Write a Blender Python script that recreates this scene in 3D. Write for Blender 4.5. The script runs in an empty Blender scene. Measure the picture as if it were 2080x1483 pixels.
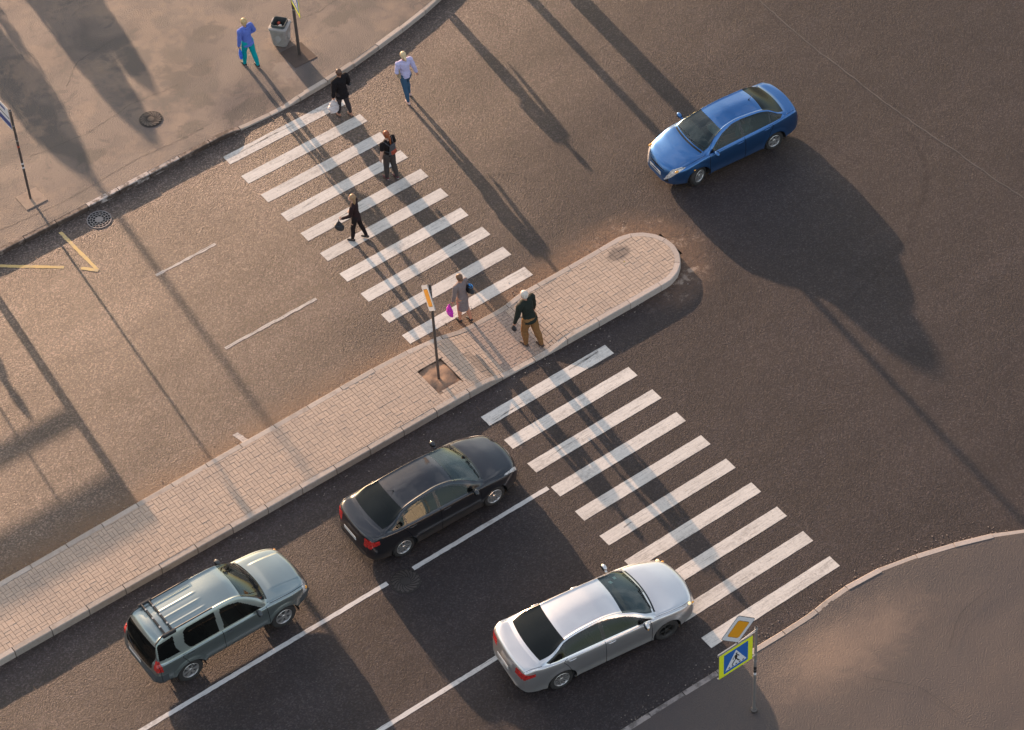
import bpy, math, random
import numpy as np
from mathutils import Vector, Matrix, Euler
from math import sin, cos, pi, radians, atan2, sqrt, hypot

scene = bpy.context.scene
COL = scene.collection

# ------------------------------------------------------------------ camera
PITCH, ROLL, YAW = radians(47.6318), radians(-3.8684), radians(56.5131)
cam_data = bpy.data.cameras.new('camera')
cam = bpy.data.objects.new('camera', cam_data)
COL.objects.link(cam)
fw = Vector((cos(PITCH)*cos(YAW), cos(PITCH)*sin(YAW), -sin(PITCH)))
r0 = Vector((sin(YAW), -cos(YAW), 0)); u0 = r0.cross(fw)
rr = r0*cos(ROLL) + u0*sin(ROLL); uu = r0*(-sin(ROLL)) + u0*cos(ROLL)
M = Matrix((( rr.x, uu.x, -fw.x, -26.394), (rr.y, uu.y, -fw.y, -53.785), (rr.z, uu.z, -fw.z, 55.739), (0, 0, 0, 1)))
cam.matrix_world = M
cam_data.sensor_width = 36.0
cam_data.lens = 5907.81*36/2080
cam_data.clip_start = 1.0
cam_data.clip_end = 6000
scene.camera = cam

# ------------------------------------------------------------------ sky, sun, exposure
SUN_AZ = radians(84.3); SUN_EL = radians(10.7)
world = bpy.data.worlds.new('World'); scene.world = world
world.use_nodes = True
wn = world.node_tree; wn.nodes.clear()
sky = wn.nodes.new('ShaderNodeTexSky'); sky.sky_type = 'NISHITA'; sky.sun_disc = False
sky.sun_elevation = SUN_EL; sky.sun_rotation = pi/2 - SUN_AZ
sky.air_density = 1.0; sky.dust_density = 2.0; sky.ozone_density = 1.0
# thin broken cloud over the sky, the same all round
tc = wn.nodes.new('ShaderNodeTexCoord')
cn = wn.nodes.new('ShaderNodeTexNoise'); cn.inputs['Scale'].default_value = 3.2; cn.inputs['Detail'].default_value = 7
cn.inputs['Roughness'].default_value = 0.62
cr = wn.nodes.new('ShaderNodeValToRGB'); cr.color_ramp.elements[0].position = 0.44; cr.color_ramp.elements[1].position = 0.66
cmul = wn.nodes.new('ShaderNodeMath'); cmul.operation = 'MULTIPLY'; cmul.inputs[1].default_value = 0.8
mixc = wn.nodes.new('ShaderNodeMix'); mixc.data_type = 'RGBA'
mixc.inputs[7].default_value = (6.0, 6.1, 6.5, 1)
bg = wn.nodes.new('ShaderNodeBackground'); bg.inputs[1].default_value = 0.15
wo = wn.nodes.new('ShaderNodeOutputWorld')
wn.links.new(tc.outputs['Generated'], cn.inputs['Vector'])
wn.links.new(cn.outputs[0], cr.inputs[0]); wn.links.new(cr.outputs[0], cmul.inputs[0])
wn.links.new(cmul.outputs[0], mixc.inputs[0]); wn.links.new(sky.outputs[0], mixc.inputs[6])
wn.links.new(mixc.outputs[2], bg.inputs[0]); wn.links.new(bg.outputs[0], wo.inputs[0])

sd = bpy.data.lights.new('sun', 'SUN'); sun = bpy.data.objects.new('sun', sd); COL.objects.link(sun)
sd.energy = 4.75; sd.angle = radians(0.53); sd.color = (1.0, 0.648, 0.42)
sdir = Vector((cos(SUN_EL)*cos(SUN_AZ), cos(SUN_EL)*sin(SUN_AZ), sin(SUN_EL)))
sun.rotation_euler = sdir.to_track_quat('Z', 'Y').to_euler()
sun.location = sdir*80

scene.view_settings.view_transform = 'Standard'
scene.view_settings.look = 'None'
scene.view_settings.gamma = 1
scene.view_settings.use_curve_mapping = False
scene.view_settings.exposure = 0.86
scene.render.resolution_x = 1024; scene.render.resolution_y = 730

rnd = random.Random(7)
nrng = np.random.default_rng(11)

# ------------------------------------------------------------------ object helpers
def tag(o, label=None, cat=None, group=None, kind=None):
    if label: o['label'] = label
    if cat: o['category'] = cat
    if group: o['group'] = group
    if kind: o['kind'] = kind
    return o
def link(o, parent=None):
    COL.objects.link(o)
    if parent is not None: o.parent = parent
    return o
def empty(name, loc=(0,0,0), rz=0, parent=None):
    o = bpy.data.objects.new(name, None); o.empty_display_size = 0.2
    o.location = loc; o.rotation_euler = (0,0,rz)
    return link(o, parent)
def mesh_obj(name, verts, faces, mat, parent=None, smooth=False, normals=None):
    me = bpy.data.meshes.new(name)
    if isinstance(faces, np.ndarray):
        verts = np.asarray(verts, dtype=np.float32)
        nf, k = faces.shape
        me.vertices.add(len(verts)); me.vertices.foreach_set('co', verts.ravel())
        me.loops.add(nf*k); me.loops.foreach_set('vertex_index', faces.astype(np.int32).ravel())
        me.polygons.add(nf); me.polygons.foreach_set('loop_start', np.arange(0, nf*k, k, dtype=np.int32))
        me.polygons.foreach_set('loop_total', np.full(nf, k, dtype=np.int32))
        me.update(calc_edges=True)
    else:
        me.from_pydata([tuple(v) for v in verts], [], [tuple(f) for f in faces]); me.update()
    if smooth:
        me.polygons.foreach_set('use_smooth', np.ones(len(me.polygons), dtype=bool))
        if normals is not None:
            me.normals_split_custom_set_from_vertices([tuple(n) for n in normals])
    if mat is not None: me.materials.append(mat)
    return link(bpy.data.objects.new(name, me), parent)

class MB:
    """collects simple solids into one mesh"""
    def __init__(s): s.v = []; s.f = []
    def add(s, vs, fs):
        b = len(s.v); s.v += [tuple(v) for v in vs]; s.f += [tuple(i+b for i in f) for f in fs]
    def box(s, x0, x1, y0, y1, z0, z1, mat=None):
        vs = [(x0,y0,z0),(x1,y0,z0),(x1,y1,z0),(x0,y1,z0),(x0,y0,z1),(x1,y0,z1),(x1,y1,z1),(x0,y1,z1)]
        if mat is not None: vs = [tuple(mat @ Vector(v)) for v in vs]
        s.add(vs, [(0,3,2,1),(4,5,6,7),(0,1,5,4),(1,2,6,5),(2,3,7,6),(3,0,4,7)])
    def bbox(s, x0, x1, y0, y1, z0, z1, b=0.01, mat=None):
        """box with bevelled vertical and top edges"""
        def ring(i, z): return [(x0+i,y0+b*0+i,z),(x1-i,y0+i,z),(x1-i,y1-i,z),(x0+i,y1-i,z)]
        def oct(i, z):
            a = b
            return [(x0+i+a,y0+i,z),(x1-i-a,y0+i,z),(x1-i,y0+i+a,z),(x1-i,y1-i-a,z),(x1-i-a,y1-i,z),(x0+i+a,y1-i,z),(x0+i,y1-i-a,z),(x0+i,y0+i+a,z)]
        vs = oct(0,z0)+oct(0,z1-b)+oct(b*.7,z1)
        fs = [tuple(range(7,-1,-1)), tuple(range(16,24))]
        for r in (0,8):
            for k in range(8): fs.append((r+k, r+(k+1)%8, r+8+(k+1)%8, r+8+k))
        if mat is not None: vs = [tuple(mat @ Vector(v)) for v in vs]
        s.add(vs, fs)
    def tube(s, pts, rad, n=10, cap=True):
        pts = [Vector(p) for p in pts]; m = len(pts)
        rads = rad if isinstance(rad, (list, tuple)) else [rad]*m
        vs = []; prev = None
        for i, p in enumerate(pts):
            d = (pts[min(i+1, m-1)] - pts[max(i-1, 0)]).normalized()
            if prev is None:
                a = d.orthogonal().normalized()
            else:
                a = (prev - d*prev.dot(d)).normalized()
            prev = a; b = d.cross(a)
            for k in range(n):
                t = 2*pi*k/n; vs.append(p + (a*cos(t) + b*sin(t))*rads[i])
        fs = [(i*n+k, i*n+(k+1)%n, (i+1)*n+(k+1)%n, (i+1)*n+k) for i in range(m-1) for k in range(n)]
        if cap: fs += [tuple(range(n-1,-1,-1)), tuple(range((m-1)*n, m*n))]
        s.add(vs, fs)
    def lathe(s, prof, n=24, axis='z', mat=None, close=False):
        vs = []
        for (r, h) in prof:
            for k in range(n):
                t = 2*pi*k/n
                v = (r*cos(t), r*sin(t), h) if axis == 'z' else (r*cos(t), h, r*sin(t))
                vs.append(tuple(mat @ Vector(v)) if mat is not None else v)
        m = len(prof)
        fs = []
        for i in range(m-1 if not close else m):
            j = (i+1) % m
            for k in range(n):
                f = (i*n+k, i*n+(k+1)%n, j*n+(k+1)%n, j*n+k)
                fs.append(f if axis == 'z' else f[::-1])
        if not close:
            if prof[0][0] > 1e-6: fs.append(tuple(range(n-1,-1,-1)) if axis == 'z' else tuple(range(n)))
            if prof[-1][0] > 1e-6: fs.append(tuple(range((m-1)*n, m*n)) if axis == 'z' else tuple(range(m*n-1,(m-1)*n-1,-1)))
        s.add(vs, fs)
    def prism(s, poly, z0, z1, mat=None):
        n = len(poly)
        vs = [(p[0],p[1],z0) for p in poly] + [(p[0],p[1],z1) for p in poly]
        if mat is not None: vs = [tuple(mat @ Vector(v)) for v in vs]
        fs = [tuple(range(n-1,-1,-1)), tuple(range(n,2*n))] + [(k,(k+1)%n,n+(k+1)%n,n+k) for k in range(n)]
        s.add(vs, fs)
    def ell(s, c, r, n=14, m=9, mat=None):
        vs = []; fs = []
        for i in range(1, m):
            t = pi*i/m
            for k in range(n):
                p = 2*pi*k/n; vs.append((r[0]*sin(t)*cos(p), r[1]*sin(t)*sin(p), r[2]*cos(t)))
        top = len(vs); vs.append((0,0,r[2])); vs.append((0,0,-r[2]))
        for i in range(m-2):
            for k in range(n): fs.append((i*n+k, (i+1)*n+k, (i+1)*n+(k+1)%n, i*n+(k+1)%n))
        for k in range(n):
            fs.append((top, k, (k+1)%n)); fs.append((top+1, (m-2)*n+(k+1)%n, (m-2)*n+k))
        c = Vector(c)
        vs = [((mat @ Vector(v)) if mat is not None else Vector(v)) + c for v in vs]
        s.add(vs, fs)
    def cap(s, p0, r0, p1, r1, n=12):
        """tapered capsule"""
        p0 = Vector(p0); p1 = Vector(p1); d = (p1-p0); L = d.length
        d = d/L if L > 1e-6 else Vector((0,0,1))
        a = d.orthogonal().normalized(); b = d.cross(a)
        rings = []
        for t in (80, 55, 28): rings.append((p0 - d*r0*sin(radians(t)), r0*cos(radians(t))))
        rings += [(p0, r0), (p1, r1)]
        for t in (28, 55, 80): rings.append((p1 + d*r1*sin(radians(t)), r1*cos(radians(t))))
        vs = []
        for c, r in rings:
            for k in range(n):
                t = 2*pi*k/n; vs.append(c + (a*cos(t)+b*sin(t))*r)
        m = len(rings)
        fs = [(i*n+k, i*n+(k+1)%n, (i+1)*n+(k+1)%n, (i+1)*n+k) for i in range(m-1) for k in range(n)]
        fs += [tuple(range(n-1,-1,-1)), tuple(range((m-1)*n, m*n))]
        s.add(vs, fs)
    def build(s, name, mat, parent=None, smooth=False, auto=None):
        o = mesh_obj(name, s.v, s.f, mat, parent, smooth or (auto is not None))
        if auto is not None:
            o.data.set_sharp_from_angle(angle=radians(auto))
        return o
    def mesh(s, name, mat, smooth=False):
        me = bpy.data.meshes.new(name); me.from_pydata(s.v, [], s.f); me.update()
        if smooth: me.polygons.foreach_set('use_smooth', np.ones(len(me.polygons), dtype=bool))
        me.materials.append(mat); return me

# ------------------------------------------------------------------ material helpers
def new_mat(name):
    m = bpy.data.materials.new(name); m.use_nodes = True
    return m, m.node_tree, m.node_tree.nodes['Principled BSDF']
class NT:
    """short-hand for building node trees"""
    def __init__(s, nt): s.nt = nt
    def n(s, t, **kw):
        nd = s.nt.nodes.new(t)
        for k, v in kw.items():
            if k in nd.inputs.keys() if isinstance(k, str) else False: nd.inputs[k].default_value = v
            else: setattr(nd, k, v)
        return nd
    def lk(s, a, b): s.nt.links.new(a, b)
    def _in(s, sock, v):
        if hasattr(v, 'is_linked') or hasattr(v, 'links'): s.lk(v, sock)
        else: sock.default_value = v
    def math(s, op, a, b=0.0, c=0.0, clamp=False):
        nd = s.nt.nodes.new('ShaderNodeMath'); nd.operation = op; nd.use_clamp = clamp
        s._in(nd.inputs[0], a); s._in(nd.inputs[1], b)
        if op in ('SMOOTH_MIN','SMOOTH_MAX','MULTIPLY_ADD','WRAP'): s._in(nd.inputs[2], c)
        return nd.outputs[0]
    def ss(s, v, lo, hi):
        """smoothstep lo->hi (may be reversed)"""
        nd = s.nt.nodes.new('ShaderNodeMapRange'); nd.interpolation_type = 'SMOOTHSTEP'; nd.clamp = True
        s._in(nd.inputs[0], v)
        if lo < hi: nd.inputs[1].default_value = lo; nd.inputs[2].default_value = hi; nd.inputs[3].default_value = 0; nd.inputs[4].default_value = 1
        else: nd.inputs[1].default_value = hi; nd.inputs[2].default_value = lo; nd.inputs[3].default_value = 1; nd.inputs[4].default_value = 0
        return nd.outputs[0]
    def mix(s, f, a, b):
        nd = s.nt.nodes.new('ShaderNodeMix'); nd.data_type = 'RGBA'
        s._in(nd.inputs[0], f)
        for k, v in ((6, a), (7, b)):
            if isinstance(v, tuple): nd.inputs[k].default_value = v if len(v) == 4 else v+(1,)
            else: s.lk(v, nd.inputs[k])
        return nd.outputs[2]
    def mulc(s, c, f):
        """colour times scalar"""
        nd = s.nt.nodes.new('ShaderNodeVectorMath'); nd.operation = 'SCALE'
        if isinstance(c, tuple): nd.inputs[0].default_value = c[:3]
        else: s.lk(c, nd.inputs[0])
        s._in(nd.inputs[3], f)
        return nd.outputs[0]
    def noise(s, vec, scale, detail=2, rough=0.5, dist=0.0):
        nd = s.nt.nodes.new('ShaderNodeTexNoise')
        nd.inputs['Scale'].default_value = scale; nd.inputs['Detail'].default_value = detail
        nd.inputs['Roughness'].default_value = rough; nd.inputs['Distortion'].default_value = dist
        if vec is not None: s.lk(vec, nd.inputs['Vector'])
        return nd.outputs[0]
    def voro(s, vec, scale, out='Color'):
        nd = s.nt.nodes.new('ShaderNodeTexVoronoi'); nd.inputs['Scale'].default_value = scale
        if vec is not None: s.lk(vec, nd.inputs['Vector'])
        return nd.outputs[out]
    def pos(s):
        g = s.nt.nodes.new('ShaderNodeNewGeometry'); return g
    def shift(s, vec):
        """move the noise lattice off the ground plane"""
        nd = s.nt.nodes.new('ShaderNodeVectorMath'); nd.operation = 'ADD'
        s.lk(vec, nd.inputs[0]); nd.inputs[1].default_value = (113.37, 71.73, 3.317); return nd.outputs[0]
    def scalev(s, vec, sx, sy, sz):
        nd = s.nt.nodes.new('ShaderNodeVectorMath'); nd.operation = 'MULTIPLY'
        s.lk(vec, nd.inputs[0]); nd.inputs[1].default_value = (sx, sy, sz); return nd.outputs[0]
    def bump(s, h, strength, dist, normal=None):
        nd = s.nt.nodes.new('ShaderNodeBump'); nd.inputs['Strength'].default_value = strength; nd.inputs['Distance'].default_value = dist
        s.lk(h, nd.inputs['Height'])
        if normal is not None: s.lk(normal, nd.inputs['Normal'])
        return nd.outputs[0]
def simple_mat(name, col, rough=0.6, metal=0.0, coat=0.0, noise_amt=0.12, noise_scale=20, bump=0.0, spec=0.5, coord='Object'):
    m, nt, b = new_mat(name); T = NT(nt)
    tcn = nt.nodes.new('ShaderNodeTexCoord')
    nz = T.noise(tcn.outputs[coord], noise_scale, 4, 0.6)
    fac = T.math('MULTIPLY_ADD', nz, 2*noise_amt, 1-noise_amt)
    T.lk(T.mulc(tuple(col), fac), b.inputs['Base Color'])
    b.inputs['Roughness'].default_value = rough; b.inputs['Metallic'].default_value = metal
    b.inputs['Coat Weight'].default_value = coat; b.inputs['Coat Roughness'].default_value = 0.05
    b.inputs['Specular IOR Level'].default_value = spec
    if bump > 0: T.lk(T.bump(nz, 1.0, bump), b.inputs['Normal'])
    return m
# ------------------------------------------------------------------ ground materials
def asphalt_mat():
    m, nt, b = new_mat('asphalt'); T = NT(nt)
    g = T.pos(); P = T.shift(g.outputs['Position'])
    sx = nt.nodes.new('ShaderNodeSeparateXYZ'); T.lk(g.outputs['Position'], sx.inputs[0]); X, Y = sx.outputs[0], sx.outputs[1]
    g1 = T.noise(P, 24, 3, 0.75)
    cell = T.voro(P, 30)
    sc = nt.nodes.new('ShaderNodeSeparateColor'); T.lk(cell, sc.inputs[0])
    big = T.noise(P, 0.35, 4, 0.55); mid = T.noise(P, 1.7, 5, 0.65)
    # west arms: older, coarser, paler asphalt; junction and the lower lanes: newer and darker
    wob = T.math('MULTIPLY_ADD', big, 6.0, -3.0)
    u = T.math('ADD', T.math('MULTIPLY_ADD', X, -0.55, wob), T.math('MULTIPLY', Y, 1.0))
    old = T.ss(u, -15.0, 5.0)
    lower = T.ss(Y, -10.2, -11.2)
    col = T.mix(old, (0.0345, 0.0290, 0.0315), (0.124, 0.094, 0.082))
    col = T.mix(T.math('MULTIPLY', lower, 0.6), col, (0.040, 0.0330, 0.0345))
    # aggregate: pale and brown chips
    chip = T.math('MULTIPLY_ADD', T.math('POWER', sc.outputs[0], 3.0), T.math('MULTIPLY_ADD', old, 1.2, 0.8), 0.74)
    gr = T.math('MULTIPLY_ADD', g1, 0.5, 0.75)
    col = T.mulc(col, T.math('MULTIPLY', chip, gr))
    warm = T.mix(T.math('MULTIPLY', sc.outputs[1], 0.35), col, T.mulc(col, 1.0))
    wnod = nt.nodes.new('ShaderNodeMix'); wnod.data_type = 'RGBA'; wnod.blend_type = 'MULTIPLY'
    T.lk(T.math('MULTIPLY', sc.outputs[1], 0.5), wnod.inputs[0]); T.lk(col, wnod.inputs[6]); wnod.inputs[7].default_value = (1.14, 0.94, 0.84, 1)
    col = wnod.outputs[2]
    # large blotches and tyre-polished lanes
    col = T.mulc(col, T.math('MULTIPLY_ADD', mid, 0.5, 0.75))
    col = T.mulc(col, T.math('MULTIPLY_ADD', big, 0.5, 0.75))
    lane = T.noise(T.scalev(P, 0.06, 1.2, 1), 1.0, 3, 0.6)
    col = T.mulc(col, T.math('MULTIPLY_ADD', lane, 0.5, 0.75))
    track = T.math('SINE', T.math('MULTIPLY_ADD', Y, 3.653, 1.2))
    junc = T.ss(X, 5.0, 0.0)
    col = T.mulc(col, T.math('MULTIPLY_ADD', T.math('MULTIPLY', track, junc), T.math('MULTIPLY', mid, 0.13), 1.0))
    # oil drips down the middle of the near lanes, a few scattered spots elsewhere
    drip = T.math('MULTIPLY', T.ss(T.noise(P, 7, 3, 0.6), 0.62, 0.70), T.ss(T.noise(T.scalev(P, 0.2, 1.4, 1), 1.0, 2, 0.5), 0.48, 0.60))
    col = T.mix(T.math('MULTIPLY', drip, 0.55), col, (0.020, 0.016, 0.015))
    # brown dust lying against the island: distance to the island's centre line
    dx = T.math('MAXIMUM', T.math('SUBTRACT', X, 6.45), 0.0)
    dy = T.math('ADD', Y, 10.62)
    d = T.math('SUBTRACT', T.math('SQRT', T.math('ADD', T.math('MULTIPLY', dx, dx), T.math('MULTIPLY', dy, dy))), 1.1)
    dn = T.math('ADD', d, T.math('MULTIPLY_ADD', mid, 0.7, -0.42))
    side = T.ss(dy, -0.9, 0.6)
    endm = T.ss(X, 5.3, 6.9)
    wid = T.math('MULTIPLY_ADD', T.math('MAXIMUM', side, T.math('MULTIPLY', endm, 0.75)), 0.9, 0.1)
    dust = T.math('MULTIPLY', T.math('MULTIPLY', T.ss(dn, 1.15, 0.0), wid), T.math('MULTIPLY_ADD', T.ss(T.noise(P, 11, 5, 0.75), 0.40, 0.56), 0.45, 0.55))
    col = T.mix(T.math('MULTIPLY', dust, 0.95), col, T.mulc((0.185, 0.108, 0.070), T.math('MULTIPLY_ADD', g1, 0.6, 0.6)))
    # pale dried patches off the island's round end
    pale = T.math('MULTIPLY', T.ss(dn, 0.95, 0.25), T.math('MULTIPLY', endm, T.ss(T.noise(P, 2.6, 5, 0.7), 0.53, 0.66)))
    col = T.mix(T.math('MULTIPLY', pale, 0.75), col, (0.36, 0.27, 0.21))
    southpale = T.math('MULTIPLY', T.math('MULTIPLY', T.ss(dn, 0.7, 0.05), T.ss(dy, 0.0, -1.0)), T.ss(T.noise(P, 5, 5, 0.75), 0.56, 0.75))
    col = T.mix(T.math('MULTIPLY', southpale, 0.5), col, (0.19, 0.165, 0.16))
    # damp mud in the gutter of the north kerb (kerb line wanders with x)
    xr = T.math('MAXIMUM', T.math('SUBTRACT', X, 3.4), 0.0)
    ky = T.math('MULTIPLY_ADD', T.math('POWER', xr, 1.75), 0.045, 0.50)
    gd = T.math('SUBTRACT', ky, Y)
    gut = T.ss(T.math('ADD', gd, T.math('MULTIPLY_ADD', mid, 0.25, -0.12)), 0.34, 0.05)
    col = T.mix(T.math('MULTIPLY', gut, 0.35), col, (0.045, 0.028, 0.020))
    # sparse pale specks of grit
    sp = T.voro(P, 5.5, 'Distance')
    speck = T.math('LESS_THAN', sp, 0.045)
    col = T.mix(T.math('MULTIPLY', speck, 0.4), col, (0.4, 0.37, 0.34))
    T.lk(col, b.inputs['Base Color'])
    T.lk(T.math('MULTIPLY_ADD', old, -0.10, 0.56), b.inputs['Roughness']); T.lk(T.math('MULTIPLY_ADD', old, 0.26, 0.24), b.inputs['Specular IOR Level'])
    b.inputs['Specular Tint'].default_value = (1.0, 0.93, 0.86, 1)
    hgt = T.math('ADD', T.math('MULTIPLY', g1, 1.0), T.math('MULTIPLY', sc.outputs[2], 0.45))
    hgt = T.math('MULTIPLY', hgt, T.math('MULTIPLY_ADD', old, 0.95, 0.27))
    T.lk(T.bump(hgt, 1.0, 0.055, T.bump(T.noise(P, 0.6, 3, 0.5), 1.0, 0.03)), b.inputs['Normal'])
    return m
def pavement_mat():
    m, nt, b = new_mat('pavement_asphalt'); T = NT(nt)
    g = T.pos(); P = T.shift(g.outputs['Position'])
    sx = nt.nodes.new('ShaderNodeSeparateXYZ'); T.lk(g.outputs['Position'], sx.inputs[0]); X, Y = sx.outputs[0], sx.outputs[1]
    g1 = T.noise(P, 26, 3, 0.75); mid = T.noise(P, 1.1, 5, 0.6); warp = T.noise(P, 1.9, 6, 0.62, 0.8); big = T.noise(P, 0.45, 3, 0.5, 0.6)
    south = T.ss(Y, -15, -20)
    col = T.mix(south, (0.122, 0.090, 0.079), (0.066, 0.048, 0.043))
    col = T.mulc(col, T.math('MULTIPLY_ADD', g1, 0.7, 0.65))
    st = T.math('MAXIMUM', T.ss(big, 0.45, 0.58), T.math('MULTIPLY', T.ss(T.noise(P, 1.5, 6, 0.68, 0.8), 0.50, 0.64), 0.8))
    stc = T.mix(south, (0.058, 0.047, 0.048), (0.056, 0.044, 0.042))
    col = T.mix(T.math('MULTIPLY', st, T.math('MULTIPLY_ADD', south, -0.55, 0.98)), col, T.mulc(stc, T.math('MULTIPLY_ADD', g1, 0.5, 0.75)))
    # dusty, sandy patches
    sand = T.math('MULTIPLY', T.ss(T.noise(P, 0.8, 4, 0.6), 0.48, 0.64), T.math('SUBTRACT', 1.0, south))
    col = T.mix(T.math('MULTIPLY', sand, 0.6), col, (0.195, 0.132, 0.100))
    # dark patches with their own shape: one at the dropped kerb, one in mid pavement
    DARK_SPOTS = [(1.1,4.2,0.45,0.75),(2.4,4.6,0.6,0.4),(1.45,3.4,0.5,0.5),(0.75,2.3,0.42,0.65),(-0.2,1.4,0.5,0.35),(2.6,1.0,0.7,0.35),(-3.0,2.2,0.5,0.35),(6.0,2.7,1.0,0.4)]
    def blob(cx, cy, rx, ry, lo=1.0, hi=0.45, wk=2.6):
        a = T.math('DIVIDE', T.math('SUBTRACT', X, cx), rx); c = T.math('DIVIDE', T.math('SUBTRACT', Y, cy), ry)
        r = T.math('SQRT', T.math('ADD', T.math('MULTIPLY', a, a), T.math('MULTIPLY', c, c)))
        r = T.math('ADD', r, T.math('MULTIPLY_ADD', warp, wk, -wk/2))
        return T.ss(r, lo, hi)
    darkened = T.math('MAXIMUM', blob(1.75, 1.15, 1.15, 0.42), blob(0.6, 3.5, 0.5, 0.9))
    for bb in DARK_SPOTS: darkened = T.math('MAXIMUM', darkened, blob(*bb))
    col = T.mix(T.math('MULTIPLY', darkened, 0.8), col, (0.040, 0.033, 0.034))
    scuff = blob(3.2, 1.75, 0.4, 0.6, 0.9, 0.6)
    col = T.mix(T.math('MULTIPLY', scuff, 0.4), col, (0.24, 0.19, 0.165))
    # south corner: sunlit patch behind the dropped kerb, soft shade further in, both painted
    sunlit_tint = blob(2.6, -23.6, 2.6, 1.1, 1.15, 0.2, 0.9)
    col = T.mix(T.math('MULTIPLY', sunlit_tint, 0.85), col, T.mulc((0.180, 0.120, 0.088), T.math('MULTIPLY_ADD', g1, 0.5, 0.75)))
    shade_tint = T.math('MAXIMUM', blob(3.3, -25.7, 2.5, 0.75, 1.05, 0.6, 0.8), blob(6.6, -25.0, 1.7, 1.2, 1.1, 0.2, 0.9))
    col = T.mix(T.math('MULTIPLY', shade_tint, 0.5), col, T.mulc((0.062, 0.047, 0.045), T.math('MULTIPLY_ADD', g1, 0.5, 0.75)))
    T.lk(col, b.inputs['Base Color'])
    b.inputs['Roughness'].default_value = 0.6
    und = T.noise(P, 0.5, 1, 0.4, 0.4)
    T.lk(T.bump(g1, 0.9, 0.022, T.bump(und, 1.0, 0.06)), b.inputs['Normal'])
    return m
def paving_mat(name, c1, c2, c3):
    m, nt, b = new_mat(name); T = NT(nt)
    g = T.pos(); P = g.outputs['Position']
    oi = nt.nodes.new('ShaderNodeObjectInfo')
    r1 = T.math('FRACT', T.math('ADD', oi.outputs['Random'], g.outputs['Random Per Island']))
    col = T.mix(T.ss(r1, 0.0, 1.0), c1, c2)
    reg = T.noise(P, 0.9, 4, 0.6)
    col = T.mix(T.math('MULTIPLY', T.ss(reg, 0.45, 0.7), 0.75), col, c3)
    col = T.mulc(col, T.math('MULTIPLY_ADD', T.noise(P, 30, 4, 0.7), 0.5, 0.75))
    sx = nt.nodes.new('ShaderNodeSeparateXYZ'); T.lk(P, sx.inputs[0]); X, Y = sx.outputs[0], sx.outputs[1]
    def blob(cx, cy, rx, ry, lo, hi, k):
        a = T.math('DIVIDE', T.math('SUBTRACT', X, cx), rx); c = T.math('DIVIDE', T.math('SUBTRACT', Y, cy), ry)
        r = T.math('SQRT', T.math('ADD', T.math('MULTIPLY', a, a), T.math('MULTIPLY', c, c)))
        r = T.math('ADD', r, T.math('MULTIPLY_ADD', T.noise(P, 4, 4, 0.7), k, -k/2))
        return T.ss(r, lo, hi)
    st = T.math('MAXIMUM', blob(6.15, -10.08, 0.42, 0.27, 1.05, 0.6, 0.7), T.math('MULTIPLY', blob(0.95, -10.9, 0.22, 0.62, 1.0, 0.7, 1.6), 0.8))
    col = T.mix(T.math('MULTIPLY', st, 0.62), col, (0.075, 0.060, 0.052))
    T.lk(col, b.inputs['Base Color'])
    b.inputs['Roughness'].default_value = 0.72
    T.lk(T.bump(T.noise(P, 60, 3, 0.6), 0.5, 0.004), b.inputs['Normal'])
    return m
def concrete_mat(name, c, dark=(0.06,0.045,0.036), amt=0.5, nlo=0.5, nhi=0.68, mudface=False):
    m, nt, b = new_mat(name); T = NT(nt)
    g = T.pos(); P = g.outputs['Position']
    oi = nt.nodes.new('ShaderNodeObjectInfo')
    col = T.mulc(tuple(c), T.math('MULTIPLY_ADD', oi.outputs['Random'], 0.28, 0.86))
    col = T.mulc(col, T.math('MULTIPLY_ADD', T.noise(P, 18, 5, 0.7), 0.6, 0.7))
    sxx = nt.nodes.new('ShaderNodeSeparateXYZ'); T.lk(g.outputs['Normal'], sxx.inputs[0])
    col = T.mix(T.math('MULTIPLY', T.ss(T.noise(P, 4.5, 6, 0.72), nlo, nhi), amt), col, tuple(dark))
    if mudface:   # road mud sticks to the upright face
        fm = T.math('MULTIPLY', T.ss(T.math('ABSOLUTE', sxx.outputs[2]), 0.75, 0.3), T.ss(T.noise(P, 3.0, 5, 0.7), 0.62, 0.50))
        col = T.mix(T.math('MULTIPLY', fm, 0.88), col, (0.060, 0.036, 0.026))
    T.lk(col, b.inputs['Base Color']); b.inputs['Roughness'].default_value = 0.75
    T.lk(T.bump(T.noise(P, 25, 5, 0.7), 0.7, 0.008), b.inputs['Normal'])
    return m
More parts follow.
